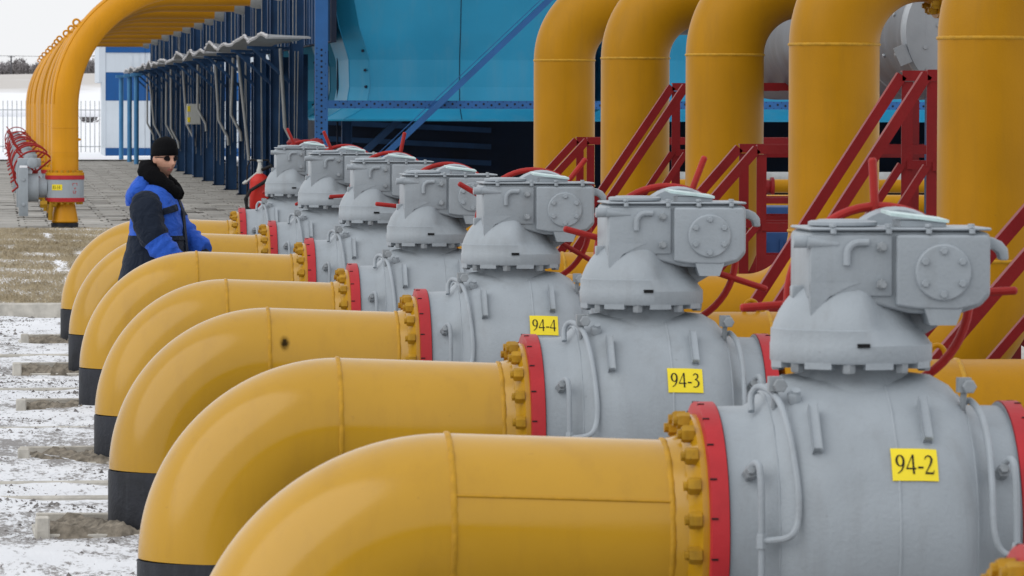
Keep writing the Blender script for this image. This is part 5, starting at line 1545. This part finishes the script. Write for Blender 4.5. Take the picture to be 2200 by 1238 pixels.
for z in zs:
    cx, ru, rw = interp(torso, z)
    fold = 1 + 0.014 * math.sin(z * 47) * (1 if z > 1.12 else .4)
    if 1.12 < z < 1.17: fold += 0.02 * math.exp(-((z - 1.165) / .015) ** 2)
    secs.append((Vector((cx, 0, z)), X_, Y_, ru * fold, rw * fold)); mis.append(1 if z < 1.14 else 0)
loft(bm, secs, 44, mis[:-1], 0.012, 3, (False, True))
jk = part('jacket', bm, ['jacket_blue', 'jacket_navy'], man, auto=None)
def sleeve(sh, el_, wr, seed, split):
    bm = bmesh.new()
    P0, P1, P2 = Vector(sh), Vector(el_), Vector(wr)
    pts = []
    for i in range(29):
        t_ = i / 28
        p = (1 - t_) ** 2 * P0 + 2 * t_ * (1 - t_) * (P1 * 1.5 - (P0 + P2) * .25) + t_ ** 2 * P2
        pts.append(p)
    secs, mis = [], []
    for i, p in enumerate(pts):
        d = (pts[min(28, i + 1)] - pts[max(0, i - 1)]).normalized()
        u = Y_.cross(d).normalized(); w = d.cross(u).normalized()
        t_ = i / 28
        r_ = [0.060, 0.105, 0.118, 0.112, 0.098, 0.094, 0.090, 0.080, 0.078][min(8, int(t_ * 8.99))]
        r0 = interp([(0, .05), (.05, .095), (.14, .118), (.35, .112), (.55, .100), (.75, .092), (.93, .083), (.97, .074), (1.0, .072)], t_)[0]
        r0 *= 1 + (0.085 if t_ > .5 else 0.022) * math.sin(t_ * 40 + seed + 1.3 * math.sin(t_ * 17))
        secs.append((p, u, w, r0 * 1.06, r0 * 0.92)); mis.append(1 if t_ < split else 0)
    loft(bm, secs, 28, mis[:-1], 0.035, seed)
    part('sleeve', bm, ['jacket_blue', 'jacket_navy'], man, auto=None)
sleeve((-.045, -.165, 1.475), (-.005, -.275, 1.165), (.215, -.24, .975), 5, 0.60)
sleeve((-.045, .165, 1.475), (.07, .265, 1.19), (.315, .16, 1.03), 9, 0.42)
# collar of black fur, hood, pocket flap, front placket
bm = bmesh.new()
pts, rs = [], []
for i in range(29):
    a = 2 * PI * i / 28
    bx_ = math.cos(a)
    pts.append((0.012 + 0.095 * bx_ + (0.025 if bx_ > 0 else 0) * bx_, 0.098 * math.sin(a), 1.572 - (0.105 if bx_ > 0 else 0.075) * bx_))
    rs.append(0.056 + 0.016 * (1 - bx_) / 2 + 0.006 * math.sin(i * 2.7))
tube(bm, pts, rs, 16, caps=False)
for v in bm.verts:
    v.co += Vector((random.gauss(0, .0035), random.gauss(0, .0035), random.gauss(0, .0035)))
part('fur_collar', bm, 'fur', man, auto=None)
bm = bmesh.new()
loft(bm, [(Vector((-.185 + .02 * math.sin(t_ * 3), 0, 1.375 + .235 * t_)) + X_ * 0.085 * t_, X_, Y_, .03 + .072 * math.sin(PI * (0.12 + .83 * t_)), .05 + .14 * math.sin(PI * (0.10 + .82 * t_))) for t_ in np.linspace(0, 1, 16)], 30, None, 0.03, 6)
part('hood', bm, 'jacket_blue', man, auto=None)
def on_torso(z, a, lift):
    cx, ru, rw = interp(torso, z)
    e = .86; ca, sa = math.cos(a), math.sin(a)
    ca = math.copysign(abs(ca) ** e, ca); sa = math.copysign(abs(sa) ** e, sa)
    return Vector((cx + ca * (ru + lift), sa * (rw + lift), z))
def torso_patch(name, z0, z1, a0, a1, m, slope=0.0, lift=0.012):
    bm = bmesh.new()
    na, nz = 10, 4
    for lf, fl_ in ((lift, False), (-0.004, True)):
        g_ = [[bm.verts.new(on_torso(z0 + (z1 - z0) * j / nz + slope * i / na, a0 + (a1 - a0) * i / na, lf)) for j in range(nz + 1)] for i in range(na + 1)]
        for i in range(na):
            for j in range(nz):
                q = (g_[i][j], g_[i + 1][j], g_[i + 1][j + 1], g_[i][j + 1]); bm.faces.new(q if not fl_ else tuple(reversed(q)))
        if not fl_: top = g_
        else:
            for i in range(na):
                bm.faces.new((top[i][0], g_[i][0], g_[i + 1][0], top[i + 1][0])); bm.faces.new((top[i][nz], top[i + 1][nz], g_[i + 1][nz], g_[i][nz]))
            for j in range(nz):
                bm.faces.new((top[0][j], top[0][j + 1], g_[0][j + 1], g_[0][j])); bm.faces.new((top[na][j], g_[na][j], g_[na][j + 1], top[na][j + 1]))
    part(name, bm, m, man, auto=None)
torso_patch('pocket_flap', 1.315, 1.362, R(-62), R(-22), 'jacket_navy', 0.030, 0.016)
torso_patch('front_placket', 0.82, 1.50, R(-6), R(5), 'jacket_navy', 0.0, 0.014)
torso_patch('waistband', 1.128, 1.150, R(-110), R(-8), 'jacket_navy', 0.0, 0.012)
# beanie and sunglasses follow the head
bm = bmesh.new()
rings = []
for zz, k_ in ((0.022, 1.09), (0.026, 1.15), (0.055, 1.165), (0.075, 1.15), (0.078, 1.13), (0.095, 1.10), (0.115, 1.03), (0.132, .92), (0.146, .76), (0.157, .54), (0.163, .30), (0.165, .05)):
    rings.append([bm.verts.new(HROT @ Vector((-0.004 + 0.098 * k_ * math.cos(2 * PI * q / 32) * (1.0), 0.080 * k_ * math.sin(2 * PI * q / 32), zz + (0.012 * math.cos(2 * PI * q / 32) if zz < .08 else .006 * math.cos(2 * PI * q / 32)))) + HC) for q in range(32)])
for A, B in zip(rings, rings[1:]):
    for q in range(32): bm.faces.new((A[q], A[(q + 1) % 32], B[(q + 1) % 32], B[q])).smooth = True
bm.faces.new(rings[-1])
part('beanie', bm, 'knit', man, auto=None)
bm = bmesh.new()
for s_ in (-1, 1):
    c = Vector((0.093, s_ * 0.034, 0.012))
    ring = [HROT @ (c + Vector((-abs(0.027 * math.cos(a) * s_ + 0) * .35 if math.cos(a) * s_ > 0 else 0.004 * abs(math.cos(a)), 0.027 * math.cos(a), 0.019 * math.sin(a)))) + HC for a in np.linspace(0, 2 * PI, 19)[:-1]]
    va = [bm.verts.new(p) for p in ring]; vb = [bm.verts.new(p - HROT @ Vector((0.005, 0, 0))) for p in ring]
    bm.faces.new(va); bm.faces.new(list(reversed(vb)))
    for q in range(18): bm.faces.new((va[q], vb[q], vb[(q + 1) % 18], va[(q + 1) % 18]))
    tube(bm, [HROT @ Vector((0.080, s_ * 0.062, 0.018)) + HC, HROT @ Vector((0.045, s_ * 0.076, 0.018)) + HC, HROT @ Vector((-0.005, s_ * 0.084, 0.012)) + HC], 0.0028, 6)
tube(bm, [HROT @ Vector((0.100, y_, 0.018 + .003 * math.cos(y_ * 200))) + HC for y_ in (-.012, 0, .012)], 0.0025, 6)
part('sunglasses', bm, 'glass', man, auto=None)
